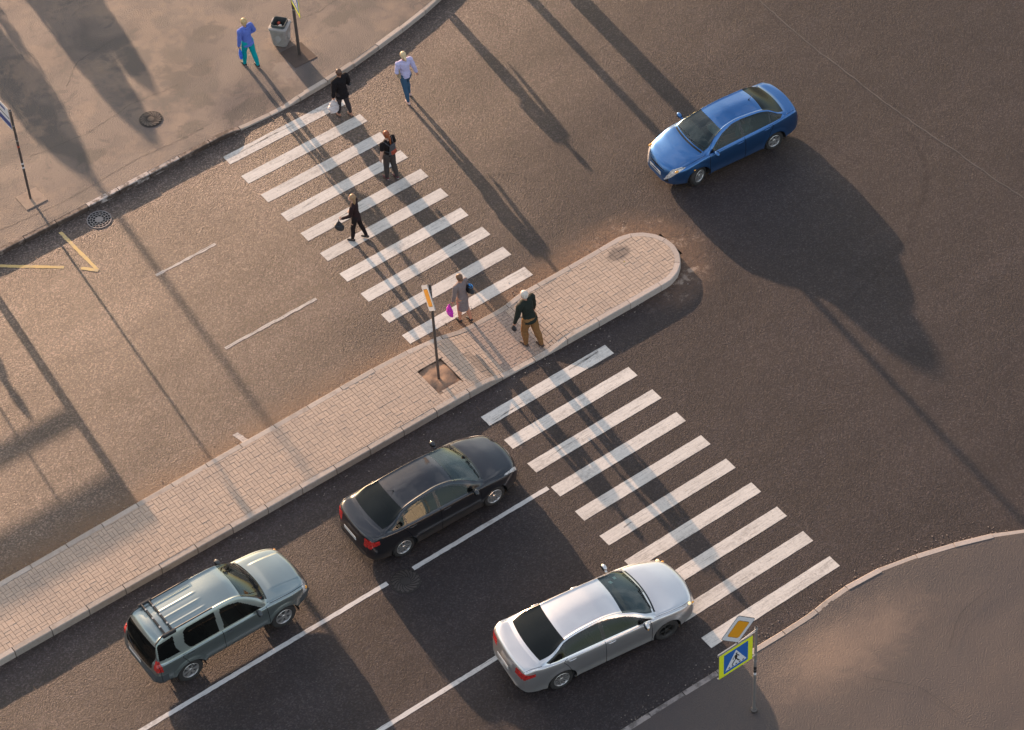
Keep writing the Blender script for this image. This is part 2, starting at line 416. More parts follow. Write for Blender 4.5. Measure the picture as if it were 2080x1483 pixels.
def paint_mat(name, c, under=(0.07,0.056,0.05), lo=0.60, hi=0.75, amt=0.7):
    m, nt, b = new_mat(name); T = NT(nt)
    g = T.pos(); P = g.outputs['Position']
    oi = nt.nodes.new('ShaderNodeObjectInfo')
    streak = T.noise(T.scalev(P, 0.9, 16, 1), 1.6, 6, 0.72)
    fine = T.noise(P, 40, 3, 0.7); blot = T.noise(P, 2.2, 5, 0.65)
    wear = T.math('MAXIMUM', T.ss(streak, lo, hi), T.math('MULTIPLY', T.ss(T.noise(P, 14, 5, 0.8), lo, hi+0.05), 1.0))
    wear = T.math('MULTIPLY', wear, T.math('MULTIPLY_ADD', T.ss(fine, 0.4, 0.6), 0.5, 0.5))
    col = T.mulc(tuple(c), T.math('MULTIPLY_ADD', blot, 0.3, 0.83))
    col = T.mulc(col, T.math('MULTIPLY_ADD', fine, 0.16, 0.92))
    col = T.mulc(col, T.math('MULTIPLY_ADD', oi.outputs['Random'], 0.12, 0.92))
    grime = T.math('MULTIPLY', T.ss(T.noise(T.scalev(P, 0.35, 1.6, 1), 1.3, 5, 0.7), 0.46, 0.66), T.ss(T.noise(P, 9, 4, 0.7), 0.36, 0.6))
    col = T.mix(T.math('MULTIPLY', grime, 0.62), col, (0.30, 0.265, 0.24))
    col = T.mix(T.math('MULTIPLY', wear, amt), col, tuple(under))
    T.lk(col, b.inputs['Base Color']); b.inputs['Roughness'].default_value = 0.62
    T.lk(T.bump(T.noise(P, 34, 3, 0.7), 0.7, 0.006), b.inputs['Normal'])
    return m
def car_paint(name, c, metal=0.5, rough=0.32, flake=0.1):
    m, nt, b = new_mat(name); T = NT(nt)
    tcn = nt.nodes.new('ShaderNodeTexCoord')
    dirt = T.noise(tcn.outputs['Object'], 2.2, 5, 0.6)
    sx = nt.nodes.new('ShaderNodeSeparateXYZ'); T.lk(tcn.outputs['Object'], sx.inputs[0])
    low = T.ss(T.math('ADD', sx.outputs[2], T.math('MULTIPLY_ADD', dirt, 0.3, -0.15)), 0.62, 0.22)
    col = T.mulc(tuple(c), T.math('MULTIPLY_ADD', dirt, 0.16, 0.92))
    col = T.mix(T.math('MULTIPLY', low, 0.35), col, (0.16, 0.125, 0.10))
    T.lk(col, b.inputs['Base Color'])
    b.inputs['Metallic'].default_value = metal
    T.lk(T.math('MULTIPLY_ADD', low, 0.35, rough), b.inputs['Roughness'])
    T.lk(T.math('MULTIPLY_ADD', low, -0.7, 1.0), b.inputs['Coat Weight'])
    b.inputs['Coat Roughness'].default_value = 0.025
    return m
def glass_mat(name, tint, refl=1.0, rough=0.03):
    """thin tinted car glass: lets light through, reflects the sky by Fresnel"""
    m = bpy.data.materials.new(name); m.use_nodes = True; nt = m.node_tree; nt.nodes.clear(); T = NT(nt)
    out = nt.nodes.new('ShaderNodeOutputMaterial')
    tr = nt.nodes.new('ShaderNodeBsdfTransparent'); tr.inputs[0].default_value = tuple(tint)+(1,)
    gl = nt.nodes.new('ShaderNodeBsdfGlossy'); gl.inputs['Roughness'].default_value = rough
    gl.inputs[0].default_value = (0.92, 1.0, 0.97, 1)
    tcn = nt.nodes.new('ShaderNodeTexCoord')
    dn = T.noise(tcn.outputs['Object'], 3, 4, 0.6)
    fr = nt.nodes.new('ShaderNodeFresnel'); fr.inputs[0].default_value = 1.5
    f = T.math('MINIMUM', T.math('MULTIPLY', fr.outputs[0], refl), 1.0)
    mx = nt.nodes.new('ShaderNodeMixShader'); T.lk(f, mx.inputs[0]); T.lk(tr.outputs[0], mx.inputs[1]); T.lk(gl.outputs[0], mx.inputs[2])
    df = nt.nodes.new('ShaderNodeBsdfDiffuse'); df.inputs[0].default_value = (0.2, 0.19, 0.17, 1)
    m2 = nt.nodes.new('ShaderNodeMixShader'); T.lk(T.math('MULTIPLY', dn, 0.025), m2.inputs[0]); T.lk(mx.outputs[0], m2.inputs[1]); T.lk(df.outputs[0], m2.inputs[2])
    T.lk(m2.outputs[0], out.inputs[0])
    return m
def lamp_mat(name, c, rough=0.12, emit=0.0):
    m, nt, b = new_mat(name); T = NT(nt)
    tcn = nt.nodes.new('ShaderNodeTexCoord')
    v = T.voro(tcn.outputs['Object'], 22, 'Distance')
    T.lk(T.mulc(tuple(c), T.math('MULTIPLY_ADD', v, 1.1, 0.45)), b.inputs['Base Color'])
    b.inputs['Roughness'].default_value = rough; b.inputs['Coat Weight'].default_value = 1.0
    if emit > 0:
        b.inputs['Emission Color'].default_value = tuple(c)+(1,); b.inputs['Emission Strength'].default_value = emit
    return m
def cloth(name, c, rough=0.85, nscale=14, amt=0.22, bump=0.01):
    m, nt, b = new_mat(name); T = NT(nt)
    tcn = nt.nodes.new('ShaderNodeTexCoord')
    nz = T.noise(tcn.outputs['Object'], nscale, 4, 0.6, 0.4); fold = T.noise(T.scalev(tcn.outputs['Object'], 6, 6, 14), 1.0, 3, 0.5)
    T.lk(T.mulc(tuple(c), T.math('MULTIPLY_ADD', nz, 2*amt, 1-amt)), b.inputs['Base Color'])
    b.inputs['Roughness'].default_value = rough
    b.inputs['Specular IOR Level'].default_value = 0.2
    T.lk(T.bump(T.math('ADD', fold, T.math('MULTIPLY', nz, 0.4)), 0.9, bump*2), b.inputs['Normal'])
    return m

MAT = {}
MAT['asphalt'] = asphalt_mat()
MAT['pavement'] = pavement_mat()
MAT['brick'] = paving_mat('paving_brick', (0.445,0.330,0.252), (0.395,0.296,0.228), (0.350,0.265,0.210))
MAT['red_brick'] = paving_mat('red_paving_brick', (0.34,0.245,0.195), (0.29,0.215,0.175), (0.32,0.24,0.195))
MAT['joint_sand'] = concrete_mat('joint_sand', (0.17,0.12,0.09), (0.05,0.035,0.025))
MAT['kerb'] = concrete_mat('kerb_concrete', (0.40,0.33,0.28), (0.22,0.17,0.135), 0.6)
MAT['kerb_old'] = concrete_mat('muddy_kerb_concrete', (0.25,0.185,0.15), (0.070,0.046,0.033), 0.9, 0.40, 0.56, True)
MAT['kerb_white'] = concrete_mat('whitewashed_kerb', (0.46,0.385,0.345), (0.10,0.07,0.055), 0.85, 0.47, 0.56, True)
MAT['kerb_pale'] = concrete_mat('pale_kerb_concrete', (0.44,0.36,0.31), (0.25,0.20,0.17), 0.5, 0.58, 0.72)
MAT['soil'] = concrete_mat('dry_soil', (0.30,0.175,0.11), (0.14,0.085,0.06), 0.7, 0.42, 0.66)
MAT['white_paint'] = paint_mat('white_road_paint', (0.64,0.585,0.53), lo=0.50, hi=0.68)
MAT['line_paint'] = paint_mat('white_line_paint', (0.60,0.56,0.53), lo=0.55, hi=0.68, amt=0.85)
MAT['thin_paint'] = paint_mat('worn_line_paint', (0.56,0.49,0.44), lo=0.50, hi=0.62, amt=0.9)
MAT['yellow_paint'] = paint_mat('yellow_road_paint', (0.62,0.42,0.155), lo=0.58, hi=0.72, amt=0.8)
MAT['iron'] = simple_mat('cast_iron', (0.045,0.036,0.032), 0.6, 0.3, noise_amt=0.3, noise_scale=15)
MAT['iron_rib'] = simple_mat('polished_iron_rib', (0.10,0.082,0.072), 0.4, 0.6, noise_amt=0.3)
MAT['black_hole'] = simple_mat('drain_void', (0.008,0.007,0.007), 0.9)
MAT['rust_plate'] = simple_mat('rusty_plate', (0.085,0.055,0.042), 0.75, 0.1, noise_amt=0.35, noise_scale=6, bump=0.003)
MAT['tar'] = simple_mat('tar_seal', (0.028,0.023,0.021), 0.5, noise_amt=0.3)
MAT['post'] = simple_mat('weathered_post', (0.125,0.105,0.095), 0.5, 0.55, noise_amt=0.35, noise_scale=7)
MAT['galv'] = simple_mat('galvanised_steel', (0.45,0.43,0.41), 0.4, 0.8, noise_amt=0.2)
MAT['sign_white'] = simple_mat('sign_white', (0.72,0.70,0.70), 0.35, noise_amt=0.05)
MAT['sign_orange'] = simple_mat('sign_orange', (0.80,0.33,0.01), 0.35, noise_amt=0.06)
MAT['sign_yellow'] = simple_mat('sign_fluorescent_yellow', (0.78,0.80,0.02), 0.4, noise_amt=0.05)
MAT['sign_blue'] = simple_mat('sign_blue', (0.012,0.12,0.42), 0.35, noise_amt=0.06)
MAT['sign_black'] = simple_mat('sign_black', (0.015,0.014,0.014), 0.5, noise_amt=0.1)
MAT['sign_navy'] = simple_mat('sign_navy', (0.015,0.05,0.22), 0.4, noise_amt=0.08)
MAT['bin_concrete'] = simple_mat('bin_concrete', (0.36,0.32,0.295), 0.8, noise_amt=0.3, noise_scale=9, bump=0.004)
MAT['bin_dark'] = simple_mat('bin_liner', (0.075,0.08,0.078), 0.55, noise_amt=0.2)
MAT['litter_red'] = simple_mat('red_litter', (0.45,0.06,0.03), 0.5)
MAT['litter_white'] = simple_mat('white_litter', (0.6,0.56,0.5), 0.6)
MAT['rubber'] = simple_mat('tyre_rubber', (0.028,0.024,0.022), 0.75, noise_amt=0.3, noise_scale=12)
MAT['plastic'] = simple_mat('black_plastic', (0.022,0.021,0.022), 0.45, noise_amt=0.15)
MAT['trim'] = simple_mat('gloss_black_trim', (0.010,0.010,0.011), 0.2, noise_amt=0.1)
MAT['alloy'] = simple_mat('alloy_rim', (0.50,0.47,0.45), 0.35, 0.75, noise_amt=0.15, noise_scale=10)
MAT['hub_dark'] = simple_mat('brake_disc', (0.05,0.045,0.042), 0.55, 0.5)
MAT['chrome'] = simple_mat('chrome', (0.7,0.7,0.7), 0.12, 1.0, noise_amt=0.03)
MAT['cabin'] = simple_mat('cabin_plastic', (0.035,0.038,0.038), 0.6, noise_amt=0.15)
MAT['seat'] = simple_mat('seat_fabric', (0.15,0.155,0.15), 0.85, noise_amt=0.2)
MAT['seat_light'] = simple_mat('pale_seat_cover', (0.33,0.37,0.36), 0.85, noise_amt=0.2)
MAT['ws_glass'] = glass_mat('windscreen_glass', (0.80,0.92,0.87), 1.5)
MAT['side_glass'] = glass_mat('side_glass', (0.26,0.27,0.25), 0.8)
MAT['privacy_glass'] = glass_mat('privacy_glass', (0.07,0.065,0.06), 0.7)
MAT['rear_glass'] = glass_mat('rear_glass', (0.012,0.013,0.013), 0.7, 0.22)
MAT['red_lamp'] = lamp_mat('red_tail_lamp', (0.42,0.020,0.016))
MAT['clear_lamp'] = lamp_mat('clear_head_lamp', (0.50,0.46,0.43))
MAT['amber_lamp'] = lamp_mat('amber_lamp', (0.85,0.36,0.04))
MAT['lit_lamp'] = lamp_mat('lit_head_lamp', (1.0,0.72,0.38), 0.15, 0.35)
MAT['plate'] = simple_mat('number_plate', (0.55,0.54,0.52), 0.45, noise_amt=0.05)
MAT['paper'] = simple_mat('paper', (0.5,0.6,0.55), 0.8)
MAT['leaf'] = simple_mat('dry_leaf', (0.30,0.24,0.03), 0.7)
# ================================================================== THE SETTING
# kerb lines (metres; x along the road, y across it)
NW = [(-60,0.56),(-6.8,0.56),(-3.7,0.54),(-2.1,0.56),(0.2,0.60),(0.8,0.60),(1.2,0.55),(2.5,0.53),(3.1,0.55),(4.2,0.64),(5.1,0.76),(6.1,0.95),(7.1,1.15),(8.2,1.42),(9.3,1.80),(10.4,2.32),(11.4,3.0),(12.4,3.95),(13.2,5.1),(13.8,6.5),(14.2,8.2),(14.3,11),(14.3,60)]
SE = [(-60,-22.20),(-3.2,-22.23),(-1.47,-22.26),(0,-22.29),(0.85,-22.29),(1.9,-22.33),(2.4,-22.34),(3.15,-22.28),(4.13,-22.28),(4.45,-22.33),(5.42,-22.55),(6.38,-22.85),(7.29,-23.18),(8.15,-23.63),(9.1,-24.3),(10.0,-25.2),(10.7,-26.4),(11.1,-28),(11.2,-31),(11.2,-70)]
def resample(path, step, keep=True):
    """points every `step` metres along a polyline"""
    P = [Vector((a[0], a[1], 0)) for a in path]; out = [P[0].copy()]; acc = 0
    for a, b in zip(P[:-1], P[1:]):
        L = (b-a).length; t = step-acc
        while t <= L: out.append(a+(b-a)*(t/L)); t += step
        acc = (acc + L) % step
    return out
def path_y(path, x):
    for a, b in zip(path[:-1], path[1:]):
        if min(a[0],b[0]) <= x <= max(a[0],b[0]) and abs(a[0]-b[0]) > 1e-6:
            return a[1]+(b[1]-a[1])*(x-a[0])/(b[0]-a[0])
    return path[-1][1]
def sstep(x, a, b):
    t = min(1, max(0, (x-a)/(b-a))); return t*t*(3-2*t)
def nw_h(x):   # kerb height: dropped at the crossing
    return 0.15 - 0.115*min(sstep(x, 0.55, 1.15), 1-sstep(x, 2.45, 3.15))
def se_h(x):
    return 0.075 + 0.055*sstep(x, 2.25, 3.1) - 0.045*min(sstep(x, -0.2, 0.5), 1-sstep(x, 2.2, 3.0))
def isl_h(x):
    return 0.215 - 0.165*min(sstep(x, 0.55, 1.45), 1-sstep(x, 2.55, 3.35))

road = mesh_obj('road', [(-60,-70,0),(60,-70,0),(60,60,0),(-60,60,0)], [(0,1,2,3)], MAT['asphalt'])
tag(road, kind='structure')
ground = mesh_obj('ground', [(-3000,-3000,-0.06),(3000,-3000,-0.06),(3000,3000,-0.06),(-3000,3000,-0.06)], [(0,1,2,3)], MAT['pavement'])
tag(ground, kind='structure')

def offset_path(path, w):
    """shift a polyline to its left by w"""
    out = []
    for i, p in enumerate(path):
        a = path[max(i-1,0)]; b = path[min(i+1,len(path)-1)]
        dx, dy = b[0]-a[0], b[1]-a[1]; L = hypot(dx,dy)
        out.append((p[0]-dy/L*w, p[1]+dx/L*w))
    return out
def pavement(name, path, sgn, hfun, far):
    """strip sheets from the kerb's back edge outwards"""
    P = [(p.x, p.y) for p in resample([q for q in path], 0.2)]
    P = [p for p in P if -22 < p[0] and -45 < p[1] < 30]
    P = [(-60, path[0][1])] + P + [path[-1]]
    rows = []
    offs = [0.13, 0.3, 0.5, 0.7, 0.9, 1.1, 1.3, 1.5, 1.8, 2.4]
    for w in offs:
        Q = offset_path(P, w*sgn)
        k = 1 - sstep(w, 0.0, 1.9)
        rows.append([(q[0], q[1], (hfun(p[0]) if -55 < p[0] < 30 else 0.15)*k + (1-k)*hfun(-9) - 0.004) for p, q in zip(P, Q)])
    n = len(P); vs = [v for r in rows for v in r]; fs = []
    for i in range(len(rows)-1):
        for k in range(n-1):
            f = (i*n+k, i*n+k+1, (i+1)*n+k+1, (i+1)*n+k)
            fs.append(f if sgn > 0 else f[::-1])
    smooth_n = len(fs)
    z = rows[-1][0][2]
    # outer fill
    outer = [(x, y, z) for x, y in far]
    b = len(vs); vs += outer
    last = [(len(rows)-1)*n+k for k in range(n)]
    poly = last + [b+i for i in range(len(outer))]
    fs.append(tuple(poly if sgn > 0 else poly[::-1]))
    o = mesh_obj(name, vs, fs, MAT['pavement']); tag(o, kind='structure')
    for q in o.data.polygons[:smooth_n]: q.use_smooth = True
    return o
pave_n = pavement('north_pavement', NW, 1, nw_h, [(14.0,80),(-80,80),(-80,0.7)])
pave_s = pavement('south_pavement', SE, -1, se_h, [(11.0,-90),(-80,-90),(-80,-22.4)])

def kerb_stone(parent, a, b, ha, hb, w, mat, sgn=1, lean=0.0, jz=0.0, parent_h=None):
    """one kerb stone from a to b; the road lies on the right of a->b when sgn>0"""
    a = Vector((a[0],a[1],0)); b = Vector((b[0],b[1],0)); d = (b-a); L = d.length; d /= L
    nrm = Vector((-d.y, d.x, 0))*sgn
    g = 0.010; a = a+d*g; b = b-d*g; c = 0.018
    prof = [(0.0,-0.05),(0.0+lean,-c),(c+lean,0.0),(w-0.004,0.0),(w,-0.01),(w,-0.05)]
    vs = []
    hf = parent_h if parent_h else (lambda x: None)
    NS = 5; ring = []
    for q in range(NS):
        p = a+(b-a)*(q/(NS-1)); h = ha+(hb-ha)*q/(NS-1)
        if parent_h: h = parent_h(p.x)
        for k,(o,z) in enumerate(prof):
            zz = -0.04 if k in (0,5) else h+z+jz
            vs.append(p + nrm*o + Vector((0,0,zz)))
    fs = [(q*6+k,q*6+k+1,q*6+k+7,q*6+k+6) for q in range(NS-1) for k in range(5)] + [(0,5,4,3,2,1),tuple((NS-1)*6+k for k in range(6))]
    if sgn > 0: fs = [f[::-1] for f in fs]
    return mesh_obj('kerb_stone', vs, fs, mat, parent)

def kerb_run(parent, path, step, hfun, w, matf, sgn, xr, breaks=None):
    P = resample(path, step)
    n = 0
    for a, b in zip(P[:-1], P[1:]):
        if not (xr[0] < a.x < xr[1] and xr[2] < a.y < xr[3]): continue
        mt = matf(a.x, n)
        kerb_stone(parent, a, b, hfun(a.x), hfun(b.x), w, mt, sgn, jz=rnd.uniform(-0.009,0.007), parent_h=hfun); n += 1
nwpath = [(-16.03,0.56)] + NW[1:]
def nwmat(x, n):
    if x < -4.1: return MAT['kerb_old']
    if x < -3.2: return MAT['kerb_white']
    if x < -2.0: return MAT['kerb_white']
    if x < 0.6: return MAT['kerb_old']
    return MAT['kerb']
kerb_run(pave_n, nwpath, 1.0, nw_h, 0.15, nwmat, 1, (-17, 15, -1, 12))
sepath = [(-8.4,-22.22)] + SE[1:]
def semat(x, n):
    if x < -0.4: return MAT['thin_kerb']
    if x < 3: return MAT['kerb']
    return MAT['kerb_pale']
MAT['thin_kerb'] = concrete_mat('worn_flush_kerb', (0.28,0.235,0.215), (0.085,0.07,0.062), 0.8, 0.44, 0.60)
kerb_run(pave_s, sepath, 1.0, se_h, 0.15, semat, -1, (-9, 12, -40, -20))

# ------------------------------------------------------------------ the island
isl = empty('median_island', (0,0,0)); tag(isl, kind='structure')
XC, YC, RO = 6.42, -10.66, 1.09     # round end
YN, YS = -9.40, -11.60              # outer kerb edges west of the crossing
W_K = 0.16
def isl_north(x):
    return -9.40 - 0.17*sstep(x, -0.2, 1.2)
def isl_south(x):
    return -11.60 - 0.13*sstep(x, 1.0, 4.5)
def isl_outline_n(): # west -> east, island on the right; road on the left
    pts = [(-24,-9.46),(-12.5,-9.46),(-8,-9.40),(-1.0,-9.36),(0.3,-9.43),(0.9,-9.56),(3.4,-9.60),(5.6,-9.60)]
    for k in range(0, 11):
        t = radians(100-18*k*1.0)
        pts.append((XC+RO*cos(t)*1.02, YC+RO*sin(t)))
    pts += [(5.4,-11.74),(3.3,-11.72),(2.6,-11.70),(1.3,-11.66),(0.7,-11.64),(-5.8,-11.62),(-13.6,-11.56),(-24,-11.50)]
    return pts
outl = isl_outline_n()
P = resample(outl, 1.03)
for i in range(1, len(P)-1):
    a, b = P[i], P[i+1]
    if a.x < -17 or b.x < -17: continue
    # subdivide in the round end so the stones curve
    ang = 0
    if a.x > 5.2 or b.x > 5.2:
        # curved stone: build from several chords as one mesh
        sub = resample(outl, 1.03/6.0)
        k0 = min(range(len(sub)), key=lambda k: (sub[k]-a).length); k1 = min(range(len(sub)), key=lambda k: (sub[k]-b).length)
        seg = sub[k0:k1+1]
        vs = []; fs = []; prof = [(0.0,-9),(0.0,-0.018),(0.018,0.0),(W_K-0.004,0.0),(W_K,-9)]
        for j, p in enumerate(seg):
            q0 = sub[max(k0+j-1,0)]; q1 = sub[min(k0+j+1,len(sub)-1)]; d = (q1-q0).normalized(); nr = Vector((d.y,-d.x,0))
            pp = p.copy()
            if j == 0: pp = p + d*0.006
            if j == len(seg)-1: pp = p - d*0.006
            for o, z in prof: vs.append(pp + nr*o + Vector((0,0,-0.04 if z < -1 else isl_h(p.x)+z)))
        m = len(prof)
        for j in range(len(seg)-1):
            for k in range(m-1): fs.append((j*m+k, (j+1)*m+k, (j+1)*m+k+1, j*m+k+1)[::-1])
        fs.append(tuple(range(m))); fs.append(tuple(range((len(seg)-1)*m, len(seg)*m))[::-1])
        mesh_obj('kerb_stone', vs, fs, MAT['kerb_pale'], isl)
    else:
        kerb_stone(isl, a, b, isl_h(a.x), isl_h(b.x), W_K, MAT['kerb'], -1, jz=rnd.uniform(-0.007,0.006), parent_h=isl_h)
# sand bed under the bricks
inner = [(p[0], p[1]) for p in offset_path([(q.x,q.y) for q in resample(outl, 0.17)], -(W_K+0.004))]
inner = [(x, y) for x, y in inner]
nn = len(inner)//2
vs = []; 
cx = [x/10 for x in range(-170, 76)]
# bed as a strip grid following the height function
bed_v = []; bed_f = []
def inner_range(x):
    if x > XC:
        r2 = (RO-W_K)**2 - ((x-XC)/1.02)**2
        if r2 <= 0: return (YC, YC)
        r = sqrt(r2); return (YC-r, YC+r)
    def yi(lst, x):
        for a, b in zip(lst[:-1], lst[1:]):
            if min(a[0],b[0]) <= x <= max(a[0],b[0]) and abs(a[0]-b[0]) > 1e-6:
                return a[1]+(b[1]-a[1])*(x-a[0])/(b[0]-a[0])
        return lst[0][1]
    top = [p for p in outl if p[1] > YC and p[0] <= XC]; bot = [p for p in outl if p[1] < YC and p[0] <= XC]
    top.sort(); bot.sort()
    return (yi(bot+[(XC+0.01, YC-RO)], x)+W_K, yi(top+[(XC+0.01, YC+RO)], x)-W_K)
PIT = (-0.50, 0.24, -11.13, -10.19)
for x in cx:
    a, b = inner_range(x)
    z = isl_h(x)-0.022
    bed_v += [(x,a,z),(x,b,z)]
bed_v = []; bed_f = []
cx = sorted([x for x in cx if not (PIT[0]-0.02 < x < PIT[1]+0.02)]+[PIT[0],PIT[1]])
for x in cx:
    a, b = inner_range(x); z = isl_h(x)-0.022; bed_v += [(x,a,z),(x,PIT[2],z),(x,PIT[3],z),(x,b,z)]
for k in range(len(cx)-1):
    for q in ((0,1,2) if cx[k] != PIT[0] else (0,2)): bed_f.append((4*k+q, 4*k+4+q, 4*k+5+q, 4*k+1+q))
mesh_obj('sand_bed', bed_v, bed_f, MAT['joint_sand'], isl)

# bricks: pairs of blocks laid in a basket weave, rows of red blocks in the dropped part
def clip_poly(poly, a, b):
    """keep the part of poly left of the line a->b"""
    out = []
    for i in range(len(poly)):
        p = poly[i]; q = poly[(i+1)%len(poly)]
        sp = (b[0]-a[0])*(p[1]-a[1])-(b[1]-a[1])*(p[0]-a[0]); sq = (b[0]-a[0])*(q[1]-a[1])-(b[1]-a[1])*(q[0]-a[0])
        if sp >= 0: out.append(p)
        if sp*sq < 0:
            t = sp/(sp-sq); out.append((p[0]+(q[0]-p[0])*t, p[1]+(q[1]-p[1])*t))
    return out
bricks = []   # (cx, cy, w, h, kind, poly or None)
def inside(x, y, m=0.0):
    a, b = inner_range(x)
    return a+m <= y <= b-m and x < XC+RO-W_K
def try_brick(cx_, cy_, w, h, kind):
    g = 0.003
    x0, x1, y0, y1 = cx_-w/2+g, cx_+w/2-g, cy_-h/2+g, cy_+h/2-g
    if kind == 'b':
        if x1 > 1.38 and x0 < 2.62:
            if x0 < 1.38 and x1-1.38 < 0.12: x1 = 1.378
            elif x1 > 2.62 and 2.62-x0 < 0.12: x0 = 2.622
            else: return
            if x1-x0 < 0.03: return
    if x1 > PIT[0] and x0 < PIT[1] and y1 > PIT[2] and y0 < PIT[3]:
        cand = [(PIT[0]-0.004-x0, (x0,PIT[0]-0.004,y0,y1)), (x1-PIT[1]-0.004, (PIT[1]+0.004,x1,y0,y1)), (PIT[2]-0.004-y0, (x0,x1,y0,PIT[2]-0.004)), (y1-PIT[3]-0.004, (x0,x1,PIT[3]+0.004,y1))]
        v_, bb_ = max(cand, key=lambda c: c[0]); x0, x1, y0, y1 = bb_
        if x1-x0 < 0.025 or y1-y0 < 0.025: return
    corners = [(x0,y0),(x1,y0),(x1,y1),(x0,y1)]
    ins = [inside(px,py,0.003) for px,py in corners]
    if not any(ins): return
    poly = None
    if not all(ins):
        poly = corners
        if cx_ > XC-0.15:
            for t in range(-90, 91, 10):
                t0, t1 = radians(t), radians(t+10); R = RO-W_K-0.004
                poly = clip_poly(poly, (XC+R*1.02*cos(t0), YC+R*sin(t0)), (XC+R*1.02*cos(t1), YC+R*sin(t1)))
                if len(poly) < 3: return
        lo0, hi0 = inner_range(x0); lo1, hi1 = inner_range(x1)
        if cx_ < XC:
            poly = clip_poly(poly, (x0, lo0+0.003), (x1, lo1+0.003)); 
            if len(poly) >= 3: poly = clip_poly(poly, (x1, hi1-0.003), (x0, hi0-0.003))
        if len(poly) < 3: return
        ar = abs(sum(poly[i][0]*poly[(i+1)%len(poly)][1]-poly[(i+1)%len(poly)][0]*poly[i][1] for i in range(len(poly))))/2
        if ar < 0.0006: return
        mx = sum(p[0] for p in poly)/len(poly); my = sum(p[1] for p in poly)/len(poly)
        poly = [(p[0]-mx, p[1]-my) for p in poly]
        bricks.append((mx, my, 0, 0, kind, poly)); return
    bricks.append(((x0+x1)/2, (y0+y1)/2, x1-x0, y1-y0, kind, None))
SQ = 0.2
for i in range(-75, 40):
    for j in range(-1, 12):
        x0 = i*SQ; y0 = -11.62+j*SQ
        if (i+j) % 2:
            try_brick(x0+SQ/2, y0+SQ/4, SQ, SQ/2, 'b'); try_brick(x0+SQ/2, y0+3*SQ/4, SQ, SQ/2, 'b')
        else:
            try_brick(x0+SQ/4, y0+SQ/2, SQ/2, SQ, 'b'); try_brick(x0+3*SQ/4, y0+SQ/2, SQ/2, SQ, 'b')
row = 0; yy = -11.62
while yy < -9.5:
    x0 = 1.38 - (0.1 if row % 2 else 0)
    while x0 < 2.62:
        a, b = max(x0,1.38), min(x0+0.2,2.62)
        if b-a > 0.03: try_brick((a+b)/2, yy+0.05, b-a, 0.1, 'r')
        x0 += 0.2
    row += 1; yy += 0.1
camP = Vector((-26.39,-53.79,55.74))
def vis_key(bk): return (Vector((bk[0],bk[1],0.2))-camP).length
# those inside the frame first (the frame's lower left edge crosses the island near x = -13)
bricks.sort(key=lambda bk: (0 if bk[0] > -13.2 - (bk[1]+11.6)*0.55 else 1, 0 if bk[5] is None else 1, vis_key(bk)))
def brick_solid(mb, w, h, poly, M_):
    if poly is None: poly = [(-w/2,-h/2),(w/2,-h/2),(w/2,h/2),(-w/2,h/2)]
    c = 0.0035; n = len(poly)
    def shrink(k):
        out = []
        for i in range(n):
            p = Vector(poly[i]); q = Vector(poly[i-1]); r = Vector(poly[(i+1)%n])
            ctr = Vector((0,0)); v = p-ctr
            out.append(tuple(p - v.normalized()*k*1.3) if v.length > k*2 else tuple(p))
        return out
    top = shrink(c)
    vs = [(p[0],p[1],-0.03) for p in poly]+[(p[0],p[1],-0.004) for p in poly]+[(p[0],p[1],0) for p in top]
    fs = [tuple(range(2*n,3*n))]+[(k,(k+1)%n,n+(k+1)%n,n+k) for k in range(n)]+[(n+k,n+(k+1)%n,2*n+(k+1)%n,2*n+k) for k in range(n)]
    if M_ is not None: vs = [tuple(M_ @ Vector(v)) for v in vs]
    mb.add(vs, fs)
share = {}
rest = MB(); rest_r = MB()
for idx, (bx_, by_, w, h, kind, poly) in enumerate(bricks):
    if bx_ < -16.8: continue
    z = isl_h(bx_) + rnd.uniform(-0.0035,0.0025)
    slope = (isl_h(bx_+0.05)-isl_h(bx_-0.05))/0.1
    eul = Euler((rnd.uniform(-.012,.012), -math.atan(slope)+rnd.uniform(-.012,.012), rnd.uniform(-.008,.008)))
    mt = MAT['brick'] if kind == 'b' else MAT['red_brick']
    if idx < 300:
        key = (round(w,3), round(h,3), kind) if poly is None else ('p', idx)
        if key not in share:
            mb = MB(); brick_solid(mb, w, h, poly, None); share[key] = mb.mesh('paving_brick', mt)
        o = bpy.data.objects.new('paving_brick', share[key]); o.location = (bx_,by_,z); o.rotation_euler = eul
        link(o, isl)
    else:
        M_ = Matrix.Translation((bx_,by_,z)) @ eul.to_matrix().to_4x4()
        brick_solid(rest if kind == 'b' else rest_r, w, h, poly, M_)
tag(rest.build('paving_brick', MAT['brick'], isl), kind='stuff')
o = rest_r.build('red_paving_brick', MAT['red_brick'], isl); tag(o, kind='stuff')
# open pit with soil round the sign's foot
sv = []; sf = []; n1 = 15
for j in range(n1):
    for i in range(n1):
        x = PIT[0]-0.02+(PIT[1]-PIT[0]+0.04)*i/(n1-1); y = PIT[2]-0.02+(PIT[3]-PIT[2]+0.04)*j/(n1-1)
        r = hypot(x+0.17, y+10.72)
        e = min(i, j, n1-1-i, n1-1-j)
        z = isl_h(x)-0.012 - 0.03*sstep(r,0.15,0.5) + 0.02*sin(9*x+3)*cos(8*y) + rnd.uniform(-0.008,0.008) - (0.02 if e == 0 else 0) + 0.035*math.exp(-((r-0.18)/0.05)**2)*(0.5+0.5*sin(5*x-4*y))
        sv.append((x,y,z))
for j in range(n1-1):
    for i in range(n1-1): sf.append((j*n1+i, j*n1+i+1, (j+1)*n1+i+1, (j+1)*n1+i))
tag(mesh_obj('soil_pit', sv, sf, MAT['soil'], isl, True), kind='stuff')
